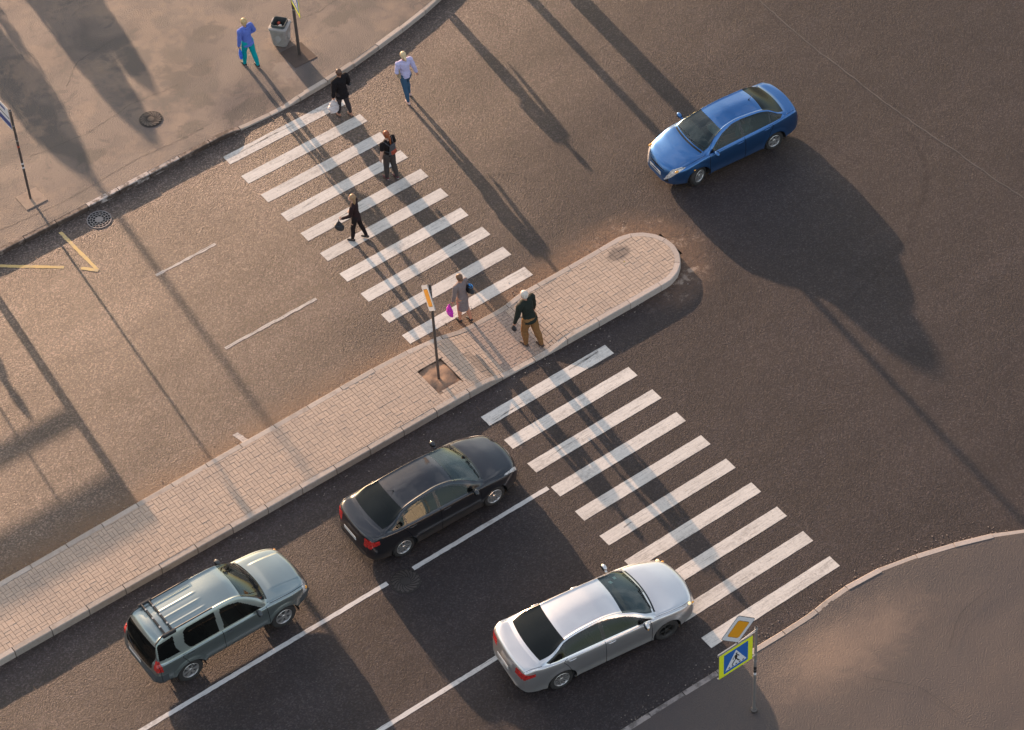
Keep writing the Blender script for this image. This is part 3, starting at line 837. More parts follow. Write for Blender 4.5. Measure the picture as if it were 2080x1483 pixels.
# low concrete edging round the pit
for (x0,x1,y0,y1) in () and ((PIT[0]-0.0,PIT[1],PIT[3]-0.035,PIT[3]),(PIT[0],PIT[1],PIT[2],PIT[2]+0.035),(PIT[0],PIT[0]+0.035,PIT[2]+0.036,PIT[3]-0.036),(PIT[1]-0.035,PIT[1],PIT[2]+0.036,PIT[3]-0.036)):
    mb = MB(); mb.box(x0,x1,y0,y1,0.08,0.212); mb.build('pit_edging', MAT['kerb'], isl)

# ------------------------------------------------------------------ road markings
def sheet(name, poly, z, mat, parent, jit=0.0, step=0.12):
    """a painted sheet whose outline wanders a little"""
    pts = []
    n = len(poly)
    for i in range(n):
        a = Vector(poly[i]+(0,)); b = Vector(poly[(i+1)%n]+(0,)); L = (b-a).length; k = max(1, int(L/step)) if jit > 0 else 1
        d = (b-a)/L; nr = Vector((-d.y,d.x,0))
        for q in range(k):
            p = a+(b-a)*(q/k)
            if q: p = p + nr*rnd.uniform(-jit,jit)
            pts.append((p.x,p.y,z))
    return mesh_obj(name, pts, [tuple(range(len(pts)))], mat, parent)
SC = 0.97
L1, WS = 4.0, 0.385
ST1 = [0.0,-0.955,-1.94,-2.92,-3.88,-4.87,-5.83,-6.80,-7.78,-8.74]
for i in range(10):
    y = -i*0.970
    dxs = (0.0,-0.02,0.0,0.02,0.03,0.02,0.0,0.03,0.02,0.02)[i]
    sheet('crossing_stripe', [(dxs,y-WS),(4.0+dxs,y-WS),(4.0+dxs,y),(dxs,y)], 0.004, MAT['white_paint'], road, 0.004)
for i in range(10):
    y = -12.33 - i*0.995
    x0 = -0.03
    sheet('crossing_stripe', [(x0,y-WS),(x0+4.0,y-WS),(x0+4.0,y),(x0,y)], 0.004, MAT['white_paint'], road, 0.004)
def line(name, x0, x1, y, w, mat, jit=0.006):
    sheet(name, [(x0,y-w/2),(x1,y-w/2),(x1,y+w/2),(x0,y+w/2)], 0.004, mat, road, jit, 0.11)
line('lane_line', -30, -4.97, -15.27, 0.125, MAT['line_paint'])
line('lane_line', -4.22, -0.10, -15.29, 0.125, MAT['line_paint'])
line('lane_line', -30, -1.2, -18.73, 0.125, MAT['line_paint'])
line('lane_line', -3.88, -1.0, -6.20, 0.095, MAT['thin_paint'], 0.016)
line('lane_line', -3.90, -2.0, -2.76, 0.085, MAT['thin_paint'], 0.018)
sheet('worn_marking', [(-5.36,-8.86),(-5.20,-8.86),(-5.10,-9.38),(-5.27,-9.38)], 0.004, MAT['thin_paint'], road, 0.012, 0.06)
YP = MAT['yellow_paint']
sheet('yellow_zigzag', [(-5.14,0.32),(-5.04,0.30),(-4.98,-1.58),(-5.08,-1.60)], 0.004, YP, road, 0.008)
sheet('yellow_zigzag', [(-5.06,-1.66),(-4.97,-1.58),(-5.31,-1.21),(-5.38,-1.28)], 0.008, YP, road, 0.006)
sheet('yellow_zigzag', [(-5.72,-0.97),(-5.66,-0.89),(-7.62,0.80),(-7.69,0.72)], 0.004, YP, road, 0.008)
# wandering tar-sealed joint across the junction, and faint tyre tracks
seam = [(15.77,-2.0),(15.77,-4.3),(15.71,-5.71),(15.66,-7.07),(15.70,-8.31),(15.71,-10.0),(15.78,-11.36),(15.92,-12.77),(15.97,-13.97),(16.10,-15.15),(16.2,-17),(16.3,-22)]
SP = resample(seam, 0.18); sv = []; sf = []
for i, p in enumerate(SP):
    w = 0.013+rnd.uniform(-.004,.006); j = rnd.uniform(-.02,.02)
    sv += [(p.x-w+j,p.y,0.004),(p.x+w+j,p.y,0.004)]
for i in range(len(SP)-1): sf.append((2*i,2*i+1,2*i+3,2*i+2))
mesh_obj('tar_seam', sv, sf, MAT['tar'], road)
sv = [(v[0]+0.022, v[1], 0.0045) for v in sv]
mesh_obj('seam_lip', [(v[0]-0.006*(k%2), v[1], 0.0045) for k, v in enumerate(sv)], sf, simple_mat('seam_edge',(0.085,0.070,0.062),0.7), road)
def skid_mat():
    m = bpy.data.materials.new('tyre_mark'); m.use_nodes = True; nt = m.node_tree; nt.nodes.clear(); T = NT(nt)
    out = nt.nodes.new('ShaderNodeOutputMaterial'); tr = nt.nodes.new('ShaderNodeBsdfTransparent'); df = nt.nodes.new('ShaderNodeBsdfDiffuse')
    df.inputs[0].default_value = (0.03,0.027,0.026,1); mx = nt.nodes.new('ShaderNodeMixShader')
    g = T.pos(); T.lk(T.math('MULTIPLY', T.ss(T.noise(g.outputs['Position'], 5, 4, 0.7), 0.2, 0.8), 0.13), mx.inputs[0])
    T.lk(tr.outputs[0], mx.inputs[1]); T.lk(df.outputs[0], mx.inputs[2]); T.lk(mx.outputs[0], out.inputs[0]); return m
MAT['skid'] = skid_mat()
def ribbon(name, pts, w, z, mat, parent):
    Q = resample(pts, 0.25); v = []; f = []
    for i, p in enumerate(Q):
        a = Q[max(i-1,0)]; b = Q[min(i+1,len(Q)-1)]; d = (b-a).normalized(); nr = Vector((-d.y,d.x,0))
        t = min(1, i/4, (len(Q)-1-i)/4); ww = w*(0.25+0.75*t)
        v += [p+nr*ww/2+Vector((0,0,z)), p-nr*ww/2+Vector((0,0,z))]
    for i in range(len(Q)-1): f.append((2*i+1,2*i+3,2*i+2,2*i))
    return mesh_obj(name, v, f, mat, parent)
ribbon('tyre_mark', [(15.3,-10.6),(15.4,-11.3),(14.95,-12.5),(14.1,-13.4),(12.7,-14.25),(11.2,-14.8),(9.5,-15.2)], 0.16, 0.006, MAT['skid'], road)
ribbon('tyre_mark', [(12.9,-9.3),(13.4,-10.2),(13.5,-11.2)], 0.12, 0.006, MAT['skid'], road)
def crack(pts, w, z, parent, name='crack'):
    Q = resample(pts, 0.07); v = []; f = []
    off = 0
    for i, p in enumerate(Q):
        a = Q[max(i-1,0)]; b = Q[min(i+1,len(Q)-1)]; d = (b-a).normalized(); nr = Vector((-d.y,d.x,0))
        off = off*0.8+rnd.uniform(-0.014,0.014); ww = w*rnd.uniform(0.5,1.3)
        v += [p+nr*(off+ww/2)+Vector((0,0,z)), p+nr*(off-ww/2)+Vector((0,0,z))]
    for i in range(len(Q)-1): f.append((2*i+1,2*i+3,2*i+2,2*i))
    return mesh_obj(name, v, f, MAT['tar'], parent)
for pts in ([(-4.3,3.3),(-2.6,3.1),(-0.9,3.35),(0.6,3.2)],[(4.5,3.4),(5.5,3.3),(6.6,3.5),(7.6,3.4)],[(-6.5,1.3),(-4.5,1.15),(-2.0,1.3),(0.2,1.2)],[(-2.0,5.2),(-1.2,5.9),(0.3,6.1)]):
    crack(pts, 0.012, 0.1505, pave_n)
for pts in ([(4.3,-25.2),(5.2,-24.6),(6.3,-24.5)],[(2.2,-24.6),(3.0,-25.6),(3.2,-26.8)]):
    crack(pts, 0.012, 0.134, pave_s)
for pts in ([(-7.5,-3.9),(-6.2,-4.3),(-4.6,-4.15)],[(7.6,-10.2),(8.2,-10.5),(8.9,-10.2)],[(7.5,-11.4),(8.1,-11.3),(8.6,-11.7)],[(-9.6,-17.1),(-8.2,-17.0),(-6.9,-17.25)],[(10.2,-20.0),(11.3,-19.2),(12.1,-18.9)],[(5.0,-5.1),(5.9,-5.6),(6.3,-6.4)]):
    crack(pts, 0.009, 0.0045, road)
MAT['scuff'] = MAT['skid'].copy(); MAT['scuff'].name = 'scuff_mark'
for nd_ in MAT['scuff'].node_tree.nodes:
    if nd_.type == 'MATH' and nd_.operation == 'MULTIPLY': nd_.inputs[1].default_value = 0.75
for pts, w in (([(0.12,-12.66),(0.6,-12.62),(1.15,-12.60)],0.07),([(2.7,-12.45),(3.3,-12.43),(3.8,-12.40)],0.11),([(0.5,-14.5),(1.0,-14.46),(1.5,-14.47)],0.06),([(2.5,-17.52),(2.9,-17.50)],0.05),([(2.5,-17.62),(2.95,-17.58)],0.05),([(0.6,-17.47),(0.85,-17.45)],0.10),([(2.6,-6.93),(3.2,-6.90),(3.9,-6.86)],0.035),([(0.6,-3.1),(1.1,-3.05)],0.10),([(0.4,-0.15),(1.6,-0.12),(2.4,-0.16)],0.05),([(1.0,-4.05),(2.2,-4.02)],0.05)):
    ribbon('scuff_mark', pts, w, 0.007, MAT['scuff'], road)
# grit and small stones swept against the kerbs
mb = MB()
for q in range(700):
    t = rnd.random()
    if t < 0.4: x = rnd.uniform(-16,8); y = path_y(NW, x)-abs(rnd.gauss(0,0.16))-0.02; z = 0
    elif t < 0.75:
        x = rnd.uniform(-16,7.2); y = -9.38+abs(rnd.gauss(0,0.22)) if rnd.random() < 0.5 else -11.72-abs(rnd.gauss(0,0.25)); z = 0
    else: x = rnd.uniform(-3,8); y = path_y(SE, x)+abs(rnd.gauss(0,0.22)); z = 0
    s_ = rnd.uniform(0.006,0.017); Mq = Matrix.Translation((x,y,z+s_*0.3)) @ Matrix.Rotation(rnd.uniform(0,6.28),4,'Z')
    mb.box(-s_,s_,-s_*0.7,s_*0.7,0,s_*0.8,Mq)
tag(mb.build('grit', simple_mat('grit_stone',(0.26,0.21,0.175),0.85,noise_amt=0.4)), 'loose grit and small stones swept against the kerbs', 'grit', kind='stuff')
# ================================================================== STREET FURNITURE
def post(root, h, r=0.032, mat=None, z0=0.0, bands=()):
    mb = MB(); mb.lathe([(r,z0-0.05),(r,h*0.5),(r*0.97,h-0.01),(r*0.9,h)], 16)
    p = mb.build('post', mat or MAT['post'], root, auto=40)
    for z in bands:
        b = MB(); b.lathe([(r+0.004,z-0.02),(r+0.006,z-0.018),(r+0.006,z+0.018),(r+0.004,z+0.02)], 14); b.build('clamp', MAT['galv'], root, auto=40)
    return p
def plane_M(origin, hdir, nrm):
    """local x -> hdir, local y -> up, local z -> outward normal"""
    h = Vector(hdir).normalized(); up = Vector((0,0,1)); n = Vector(nrm).normalized()
    return Matrix(((h.x,up.x,n.x,origin[0]),(h.y,up.y,n.y,origin[1]),(h.z,up.z,n.z,origin[2]),(0,0,0,1)))
def rrect(w, h, r, n=5):
    pts = []
    for cx_, cy_, a0 in ((w/2-r,h/2-r,0),(-w/2+r,h/2-r,90),(-w/2+r,-h/2+r,180),(w/2-r,-h/2+r,270)):
        for k in range(n+1):
            t = radians(a0+90*k/n); pts.append((cx_+r*cos(t), cy_+r*sin(t)))
    return pts
def rot2(pts, a, dx=0, dy=0): return [(p[0]*cos(a)-p[1]*sin(a)+dx, p[0]*sin(a)+p[1]*cos(a)+dy) for p in pts]
def plate(name, poly, t0, t1, mat, M_, parent):
    mb = MB(); mb.prism(poly, t0, t1, M_); return mb.build(name, mat, parent)
def priority_sign(root, M_, s=0.70):
    """white bordered square on its corner with an orange square inside"""
    a = pi/4
    plate('sign_back', rot2(rrect(s,s,0.05),a), -0.012, 0.0, MAT['galv'], M_, root)
    plate('sign_rim', rot2(rrect(s,s,0.05),a), 0.0005, 0.003, MAT['post'], M_, root)
    plate('white_border', rot2(rrect(s-0.022,s-0.022,0.045),a), 0.0035, 0.005, MAT['sign_white'], M_, root)
    plate('black_edge', rot2(rrect(s*0.665,s*0.665,0.055),a), 0.0055, 0.0062, MAT['sign_black'], M_, root)
    plate('orange_square', rot2(rrect(s*0.64,s*0.64,0.05),a), 0.0066, 0.0075, MAT['sign_orange'], M_, root)
def crossing_board(root, M_, w=0.96, h=0.92):
    plate('sign_back', rrect(w,h,0.012,2), -0.014, 0.0, MAT['galv'], M_, root)
    plate('yellow_board', rrect(w,h,0.012,2), 0.0005, 0.003, MAT['sign_yellow'], M_, root)
    bw = 0.70
    plate('blue_square', rrect(bw,bw,0.02,2), 0.0035, 0.005, MAT['sign_blue'], M_, root)
    plate('white_triangle', [(-0.31,-0.265),(0.31,-0.265),(0.0,0.30)], 0.0055, 0.0068, MAT['sign_white'], M_, root)
    # walking figure
    z0, z1 = 0.0072, 0.0085
    mb = MB()
    def limb(pts): mb.prism(pts, z0, z1, M_)
    mb.prism([(0.028*cos(t)+0.012, 0.155+0.028*sin(t)) for t in [2*pi*k/12 for k in range(12)]], z0, z1, M_)
    limb([(-0.035,0.118),(0.03,0.122),(0.042,0.02),(0.02,-0.03),(-0.03,-0.03),(-0.035,0.03)])
    limb([(-0.03,-0.032),(0.012,-0.032),(-0.06,-0.12),(-0.10,-0.19),(-0.13,-0.18),(-0.09,-0.10)])
    limb([(-0.002,-0.033),(0.028,-0.033),(0.07,-0.10),(0.115,-0.165),(0.09,-0.18),(0.035,-0.11)])
    limb([(-0.037,0.115),(-0.038,0.085),(-0.075,0.03),(-0.07,-0.01),(-0.09,-0.01),(-0.097,0.035)])
    limb([(0.032,0.118),(0.075,0.07),(0.10,0.015),(0.082,0.008),(0.056,0.055),(0.036,0.085)])
    mb.build('walking_figure', MAT['sign_black'], root)
    for k in range(5):
        x = -0.215+k*0.10
        plate('stripe_mark', [(x,-0.245),(x+0.055,-0.245),(x+0.045,-0.205),(x-0.01+0.01,-0.205)], z0, z1, MAT['sign_black'], M_, root)
# --- post with priority sign on the island
r = empty('priority_road_sign', (-0.19,-10.72,0.13)); tag(r, 'priority road sign seen almost edge on, on a tall post in the brick island', 'road sign')
post(r, 3.57, 0.036, bands=(2.75,3.35))
n = Vector((-1.086,0.26,0)).normalized(); h = Vector((-0.26,-1.086,0)).normalized()
priority_sign(r, plane_M(n*0.075+Vector((0,0,3.10)), h, n), 0.70)
for z in (2.75,3.35):
    mb = MB(); mb.tube([tuple(n*0.03+Vector((0,0,z))), tuple(n*0.065+Vector((0,0,z)))], 0.012, 6)
    mb.build('bracket', MAT['galv'], r)

# --- post at the south-east corner: priority sign above a pedestrian crossing board
r = empty('crossing_sign_post', (-0.42,-23.72,0.0)); tag(r, 'galvanised post with yellow bordered pedestrian crossing board and orange priority diamond above it', 'road sign')
post(r, 3.28, 0.035, MAT['galv_dull'] if 'galv_dull' in MAT else MAT['galv'], z0=0.05, bands=(2.25,2.0,3.2))
mb = MB(); mb.lathe([(0.026,3.275),(0.026,3.284)], 12); mb.build('open_top', MAT['black_hole'], r)
n = Vector((0,-1,0)); h = Vector((1,0,0))
crossing_board(r, plane_M((-0.63,-0.06,2.72), h, n), 0.97, 0.86)
priority_sign(r, plane_M((-0.58,-0.065,3.74), h, n), 0.70)
for bx in ((-1.13,-0.02,-0.045,-0.015,3.155,3.185),(-1.13,-0.02,-0.045,-0.015,2.27,2.30),(-0.60,-0.56,-0.05,-0.02,3.19,3.8)):
    mb = MB(); mb.box(*bx); mb.build('support_bar', MAT['galv'], r)
mb = MB(); mb.tube([(-0.02,-0.03,3.25),(-0.45,-0.035,3.20)], 0.008, 6); mb.build('stay_wire', MAT['galv'], r)
for z, c in ((1.55,'sign_white'),(1.75,'sign_black'),(1.62,'sign_black')):
    mb = MB(); mb.lathe([(0.0365,z-0.05),(0.0372,z-0.045),(0.0372,z+0.05),(0.0365,z+0.055)], 12); mb.build('sticker', MAT[c], r, auto=40)
mb = MB(); mb.lathe([(0.085,0.09),(0.085,0.125),(0.06,0.15),(0.04,0.155)], 14); mb.build('foot_collar', MAT['post'], r, auto=30)

# --- bus stop post on the north pavement, board running off the left of the picture
r = empty('bus_stop_sign', (-5.12,1.83,0.14)); tag(r, 'bus stop post with a white and blue board at the left edge', 'bus stop sign')
post(r, 3.36, 0.034, bands=(2.2,2.75,3.3))
n = Vector((-1,0,0)); h = Vector((0,-1,0))
Mx = plane_M((-0.03,0.66,2.93), h, n)
plate('sign_board', rrect(1.2,0.78,0.02,2), -0.012, 0.0, MAT['galv'], Mx, r)
plate('white_face', rrect(1.19,0.77,0.02,2), 0.0005, 0.003, MAT['sign_white'], Mx, r)
plate('navy_band', [(-0.58,-0.34),(0.585,-0.34),(0.585,-0.13),(-0.58,-0.13)], 0.0035, 0.005, MAT['sign_navy'], Mx, r)
plate('navy_bar', [(-0.5,0.20),(0.40,0.20),(0.40,0.29),(-0.5,0.29)], 0.0035, 0.005, MAT['sign_navy'], Mx, r)
plate('dark_bar', [(-0.5,0.00),(0.56,0.00),(0.56,0.035),(-0.5,0.035)], 0.0035, 0.005, MAT['sign_black'], Mx, r)
for z, c in ((1.98,'litter_red'),(1.35,'sign_white'),(1.2,'sign_white')):
    mb = MB(); mb.lathe([(0.035,z-0.03),(0.0365,z-0.028),(0.0365,z+0.028),(0.035,z+0.03)], 12); mb.build('sticker', MAT[c], r, auto=40)
# concrete foot slab
mb = MB(); mb.bbox(-5.44,-4.77,1.48,2.13,0.10,0.163,0.012); o = mb.build('foot_slab', MAT['joint_slab'] if 'joint_slab' in MAT else concrete_mat('sandy_slab',(0.30,0.215,0.16),(0.14,0.10,0.08),0.6), pave_n)

# --- post with a crossing board at the top edge
r = empty('crossing_sign_post', (3.97,2.09,0.15)); tag(r, 'post beside the litter bin, only a corner of its yellow board in view', 'road sign')
post(r, 3.3, 0.045, bands=(1.7,2.3))
Mx = plane_M((-0.13,-0.37,2.45), (-0.25,-0.97,0), (-0.97,0.25,0))
crossing_board(r, Mx, 0.80, 0.92)
for z in (2.81,2.07):
    mb = MB(); mb.box(-0.02,0.0,-0.7,0.0,z,z+0.03,Matrix.Rotation(-0.25,4,'Z')); mb.build('support_bar', MAT['galv'], r)
mb = MB(); mb.bbox(3.55,4.30,1.66,2.50,0.12,0.158,0.008)
o = mb.build('steel_plate', MAT['rust_plate']); tag(o, 'dark rusty square plate round the foot of the post by the bin', 'metal plate')

# --- litter bin
r = empty('litter_bin', (3.86,2.84,0.15), radians(38)); tag(r, 'square concrete litter bin with an open liner full of rubbish', 'litter bin')
mb = MB()
def sqring(w, c, z): return [(w-c,-w,z),(w,-w+c,z),(w,w-c,z),(w-c,w,z),(-w+c,w,z),(-w,w-c,z),(-w,-w+c,z),(-w+c,-w,z)]
prof = [(0.19,0.0),(0.215,0.05),(0.255,0.60),(0.275,0.63),(0.275,0.68),(0.25,0.70)]
vs = []; fs = []
for w, z in prof: vs += sqring(w, 0.05, z)
for i in range(len(prof)-1):
    for k in range(8): fs.append((i*8+k, i*8+(k+1)%8, (i+1)*8+(k+1)%8, (i+1)*8+k))
vs += sqring(0.20, 0.04, 0.70); m_ = len(prof)
for k in range(8): fs.append(((m_-1)*8+k, (m_-1)*8+(k+1)%8, m_*8+(k+1)%8, m_*8+k))
fs.append(tuple(range(7,-1,-1)))
mb.add(vs, fs); mb.build('shell', MAT['bin_concrete'], r, auto=35)
for k in range(4):   # raised diamonds cast on each side
    Mk = Matrix.Rotation(k*pi/2, 4, 'Z')
    mb = MB()
    mb.prism([(0,-0.16),(0.11,0),(0,0.16),(-0.11,0)], 0.0, 0.014, Mk @ Matrix.Translation((0,-0.238,0.34)) @ Matrix.Rotation(pi/2-0.07,4,'X'))
    mb.build('cast_diamond', MAT['bin_concrete'], r)
mb = MB()
vs = sqring(0.205,0.04,0.62)+sqring(0.205,0.04,0.80)+sqring(0.19,0.035,0.80)+sqring(0.165,0.03,0.55)
fs = []
for i in range(3):
    for k in range(8): fs.append((i*8+k, i*8+(k+1)%8, (i+1)*8+(k+1)%8, (i+1)*8+k))
fs.append(tuple(range(24,32))); mb.add(vs, fs); mb.build('liner', MAT['bin_dark'], r, auto=35)
mb = MB(); mb.box(-0.10,0.10,0.185,0.215,0.80,0.83); mb.build('liner_handle', MAT['kerb_pale'], r)
mb = MB()
mb.ell((0.05,0.04,0.68),(0.06,0.05,0.05)); mb.build('red_can', MAT['litter_red'], r, True)
mb = MB(); mb.ell((-0.05,-0.03,0.66),(0.08,0.06,0.04)); mb.build('crumpled_paper', MAT['litter_white'], r)

# --- iron covers
def spiral_cover(x, y, z, R, label, group=None):
    r = empty('manhole_cover', (x,y,z)); tag(r, label, 'manhole cover')
    mb = MB(); mb.lathe([(R+0.035,0.0005),(R+0.035,0.012),(R+0.012,0.014),(R+0.010,0.002)], 40); mb.build('frame', MAT['iron'], r, auto=30)
    mb = MB(); mb.lathe([(R,0.0),(R,0.009),(0.0001,0.009)], 40); mb.build('lid', MAT['iron'], r, auto=30)
    for k in range(17):
        a = 2*pi*k/17; mb = MB(); v = []
        for t in np.linspace(0,1,5):
            rad = R*(0.42+0.55*t); an = a + 0.62*t
            v.append((rad*cos(an), rad*sin(an)))
        w = 0.014
        lo = []; hi = []
        for i, p in enumerate(v):
            q0 = v[max(i-1,0)]; q1 = v[min(i+1,4)]; d = Vector((q1[0]-q0[0], q1[1]-q0[1])).normalized(); ww = w*(0.6+0.35*i)
            lo.append((p[0]-d.y*ww, p[1]+d.x*ww)); hi.append((p[0]+d.y*ww, p[1]-d.x*ww))
        mb.prism(hi+lo[::-1], 0.0085, 0.024); mb.build('rib', MAT['iron_rib'], r)
    mb = MB(); mb.lathe([(R*0.36,0.009),(R*0.36,0.018),(R*0.3,0.020),(0.0001,0.019)], 24); mb.build('centre_boss', MAT['iron'], r, auto=30)
spiral_cover(-0.83, 2.46, 0.146, 0.30, 'round cover with curved ribs set in the north pavement')
spiral_cover(-4.59, -15.50, 0.002, 0.34, 'dark ribbed cover in the road, in the gap of the white lane line')
r = empty('drain_grate', (-4.0,0.05,0.001)); tag(r, 'round slotted drain grate in the gutter below the muddy kerb', 'drain')
mb = MB(); mb.lathe([(0.34,0.0),(0.34,0.003),(0.0001,0.003)], 40); mb.build('void', MAT['black_hole'], r)
R = 0.33
mb = MB()
for (ra, rb) in ((0.315,0.345),(0.245,0.262),(0.175,0.192),(0.0,0.115)):
    if ra > 0: mb.lathe([(ra,0.004),(ra,0.014),(rb,0.014),(rb,0.004)], 40, close=True)
    else: mb.lathe([(rb,0.004),(rb,0.014),(0.0001,0.014)], 30)
mb.build('ring', MAT['grate_iron'] if 'grate_iron' in MAT else simple_mat('grate_iron',(0.24,0.21,0.20),0.6,0.3,noise_amt=0.2), r, auto=30)
gm = bpy.data.materials['grate_iron']
for (ra, rb, nb_, ph) in ((0.262,0.315,18,0),(0.192,0.245,14,0.1),(0.115,0.175,10,0)):
    for k in range(nb_):
        a = 2*pi*k/nb_+ph; w = 0.019
        mb = MB(); mb.box(ra-0.002, rb+0.002, -w/2, w/2, 0.0042, 0.0135, Matrix.Rotation(a,4,'Z')); mb.build('bar', gm, r)
# fallen leaf on the island
mb = MB(); mb.prism([(0,0),(0.04,0.03),(0.09,0.035),(0.13,0.0),(0.09,-0.03),(0.04,-0.035)], 0, 0.006, Matrix.Rotation(0.3,4,'Y'))
o = mb.build('fallen_leaf', MAT['leaf']); o.location = (6.06,-10.43,0.222); tag(o, 'small yellowish leaf lying on the island bricks by the dark stain', 'leaf')

# ------------------------------------------------------------------ things just outside the picture whose shadows cross it
r = empty('bus_shelter', (-9.85,3.3,0.146)); tag(r, 'bus shelter just beyond the left edge whose frame shadows cross the road', 'bus shelter')
x0, x1, y0, y1 = -2.6, 2.62, 0.0, 1.15
k_ = 0
for x in (x0, 1.12, x1):
    for y in (y0, y1):
        if x == 1.12 and y == y0: continue
        mb = MB(); w = 0.05 if x != 1.12 else 0.025; mb.box(x-w,x+w,y-w,y+w,0,2.32); mb.build('corner_post', MAT['post'], r)
mb = MB(); mb.bbox(x0-0.1,x1+0.06,y0-1.15,y1+0.6,2.32,2.44,0.02); mb.build('roof', MAT['galv'], r)
mb = MB(); mb.box(x0,x1,y1-0.03,y1+0.03,1.72,1.86); mb.build('rear_rail', MAT['post'], r)
mb = MB(); mb.box(-2.2,0.2,y0+0.5,y0+0.95,0.42,0.47); mb.build('bench', MAT['post'], r)
mb = MB(); mb.box(-0.75,0.62,y1-0.02,y1+0.02,0.3,1.75); o = mb.build('timetable_board', MAT['post'], r)
r = empty('lamp_post', (-0.9,26.0,0.15)); tag(r, 'tall grey lamp post beyond the top left corner, only its shadow in view', 'lamp post')
mb = MB(); mb.lathe([(0.13,0),(0.11,1.5),(0.07,7.9),(0.05,8.0)], 14); mb.build('pole', MAT['post'], r, auto=40)
mb = MB(); mb.tube([(0,0,7.9),(0,-0.5,8.2),(0,-1.3,8.3)], 0.035, 8); mb.build('arm', MAT['post'], r, auto=40)
mb = MB(); mb.bbox(-0.14,0.14,-1.9,-1.2,8.24,8.36,0.03); mb.build('lamp_head', MAT['galv'], r)
r = empty('shadow_pillar', (12.3,4.4,0.15)); tag(r, 'unseen round-headed pillar beyond the top edge, added for the shadow by the blue car', 'shadow caster')
mb = MB(); mb.bbox(-0.26,0.26,-0.2,0.2,0,2.7,0.03); mb.build('caster_pillar', MAT['post'], r)  # stand-in pillar and disc, added only to cast their shadow into view
mb = MB(); mb.lathe([(0.0001,-0.2),(0.82,-0.2),(0.86,-0.15),(0.86,0.15),(0.82,0.2),(0.0001,0.2)], 32, 'y', Matrix.Translation((0,0,3.32))); mb.build('caster_head', MAT['post'], r, auto=40)
mb = MB(); mb.lathe([(0.0001,-0.205),(0.72,-0.205),(0.72,-0.215),(0.0001,-0.215)], 32, 'y', Matrix.Translation((0,0,3.32))); mb.build('caster_face', MAT['sign_white'], r)
r = empty('lamp_post', (11.2,5.0,0.15)); tag(r, 'thick lamp post beyond the top edge, its shadow runs across the whole junction', 'lamp post')
mb = MB(); mb.lathe([(0.17,0),(0.14,1.0),(0.075,5.9),(0.06,6.6)], 14); mb.build('pole', MAT['post'], r, auto=40)
mb = MB(); mb.tube([(0,0,6.5),(0.3,0,6.8),(1.2,0,6.9)], 0.04, 8); mb.build('arm', MAT['post'], r, auto=40)
mb = MB(); mb.bbox(1.0,1.7,-0.15,0.15,6.84,6.98,0.03); mb.build('lamp_head', MAT['galv'], r)
# ================================================================== CARS
def pchip(xs, ys):
    xs = np.array(xs, float); ys = np.array(ys, float)
    if xs[0] > xs[-1]: xs = xs[::-1]; ys = ys[::-1]
    h = np.diff(xs); d = np.diff(ys)/h; m = np.zeros_like(ys)
    for i in range(1, len(xs)-1):
        if d[i-1]*d[i] > 0:
            w1 = 2*h[i]+h[i-1]; w2 = h[i]+2*h[i-1]; m[i] = (w1+w2)/(w1/d[i-1]+w2/d[i])
    m[0] = d[0]; m[-1] = d[-1]
    def f(x):
        x = np.clip(x, xs[0], xs[-1]); i = np.clip(np.searchsorted(xs, x)-1, 0, len(xs)-2)
        t = (x-xs[i])/h[i]
        return (1+2*t)*(1-t)**2*ys[i] + t*(1-t)**2*h[i]*m[i] + t*t*(3-2*t)*ys[i+1] + t*t*(t-1)*h[i]*m[i+1]
    return f
def cr_section(K, svals):
    """Catmull-Rom through knots K [nk,2] evaluated at knot parameters svals"""
    n = len(K); Kp = np.vstack([2*K[0]-K[1], K, np.array([-K[-2][0], K[-2][1]])])
    i = np.clip(svals.astype(int), 0, n-2); t = (svals-i)[:,None]
    p0, p1, p2, p3 = Kp[i], Kp[i+1], Kp[i+2], Kp[i+3]
    tau = 0.5
    m1 = tau*(p2-p0); m2 = tau*(p3-p1)
    return (2*t**3-3*t**2+1)*p1 + (t**3-2*t**2+t)*m1 + (-2*t**3+3*t**2)*p2 + (t**3-t**2)*m2

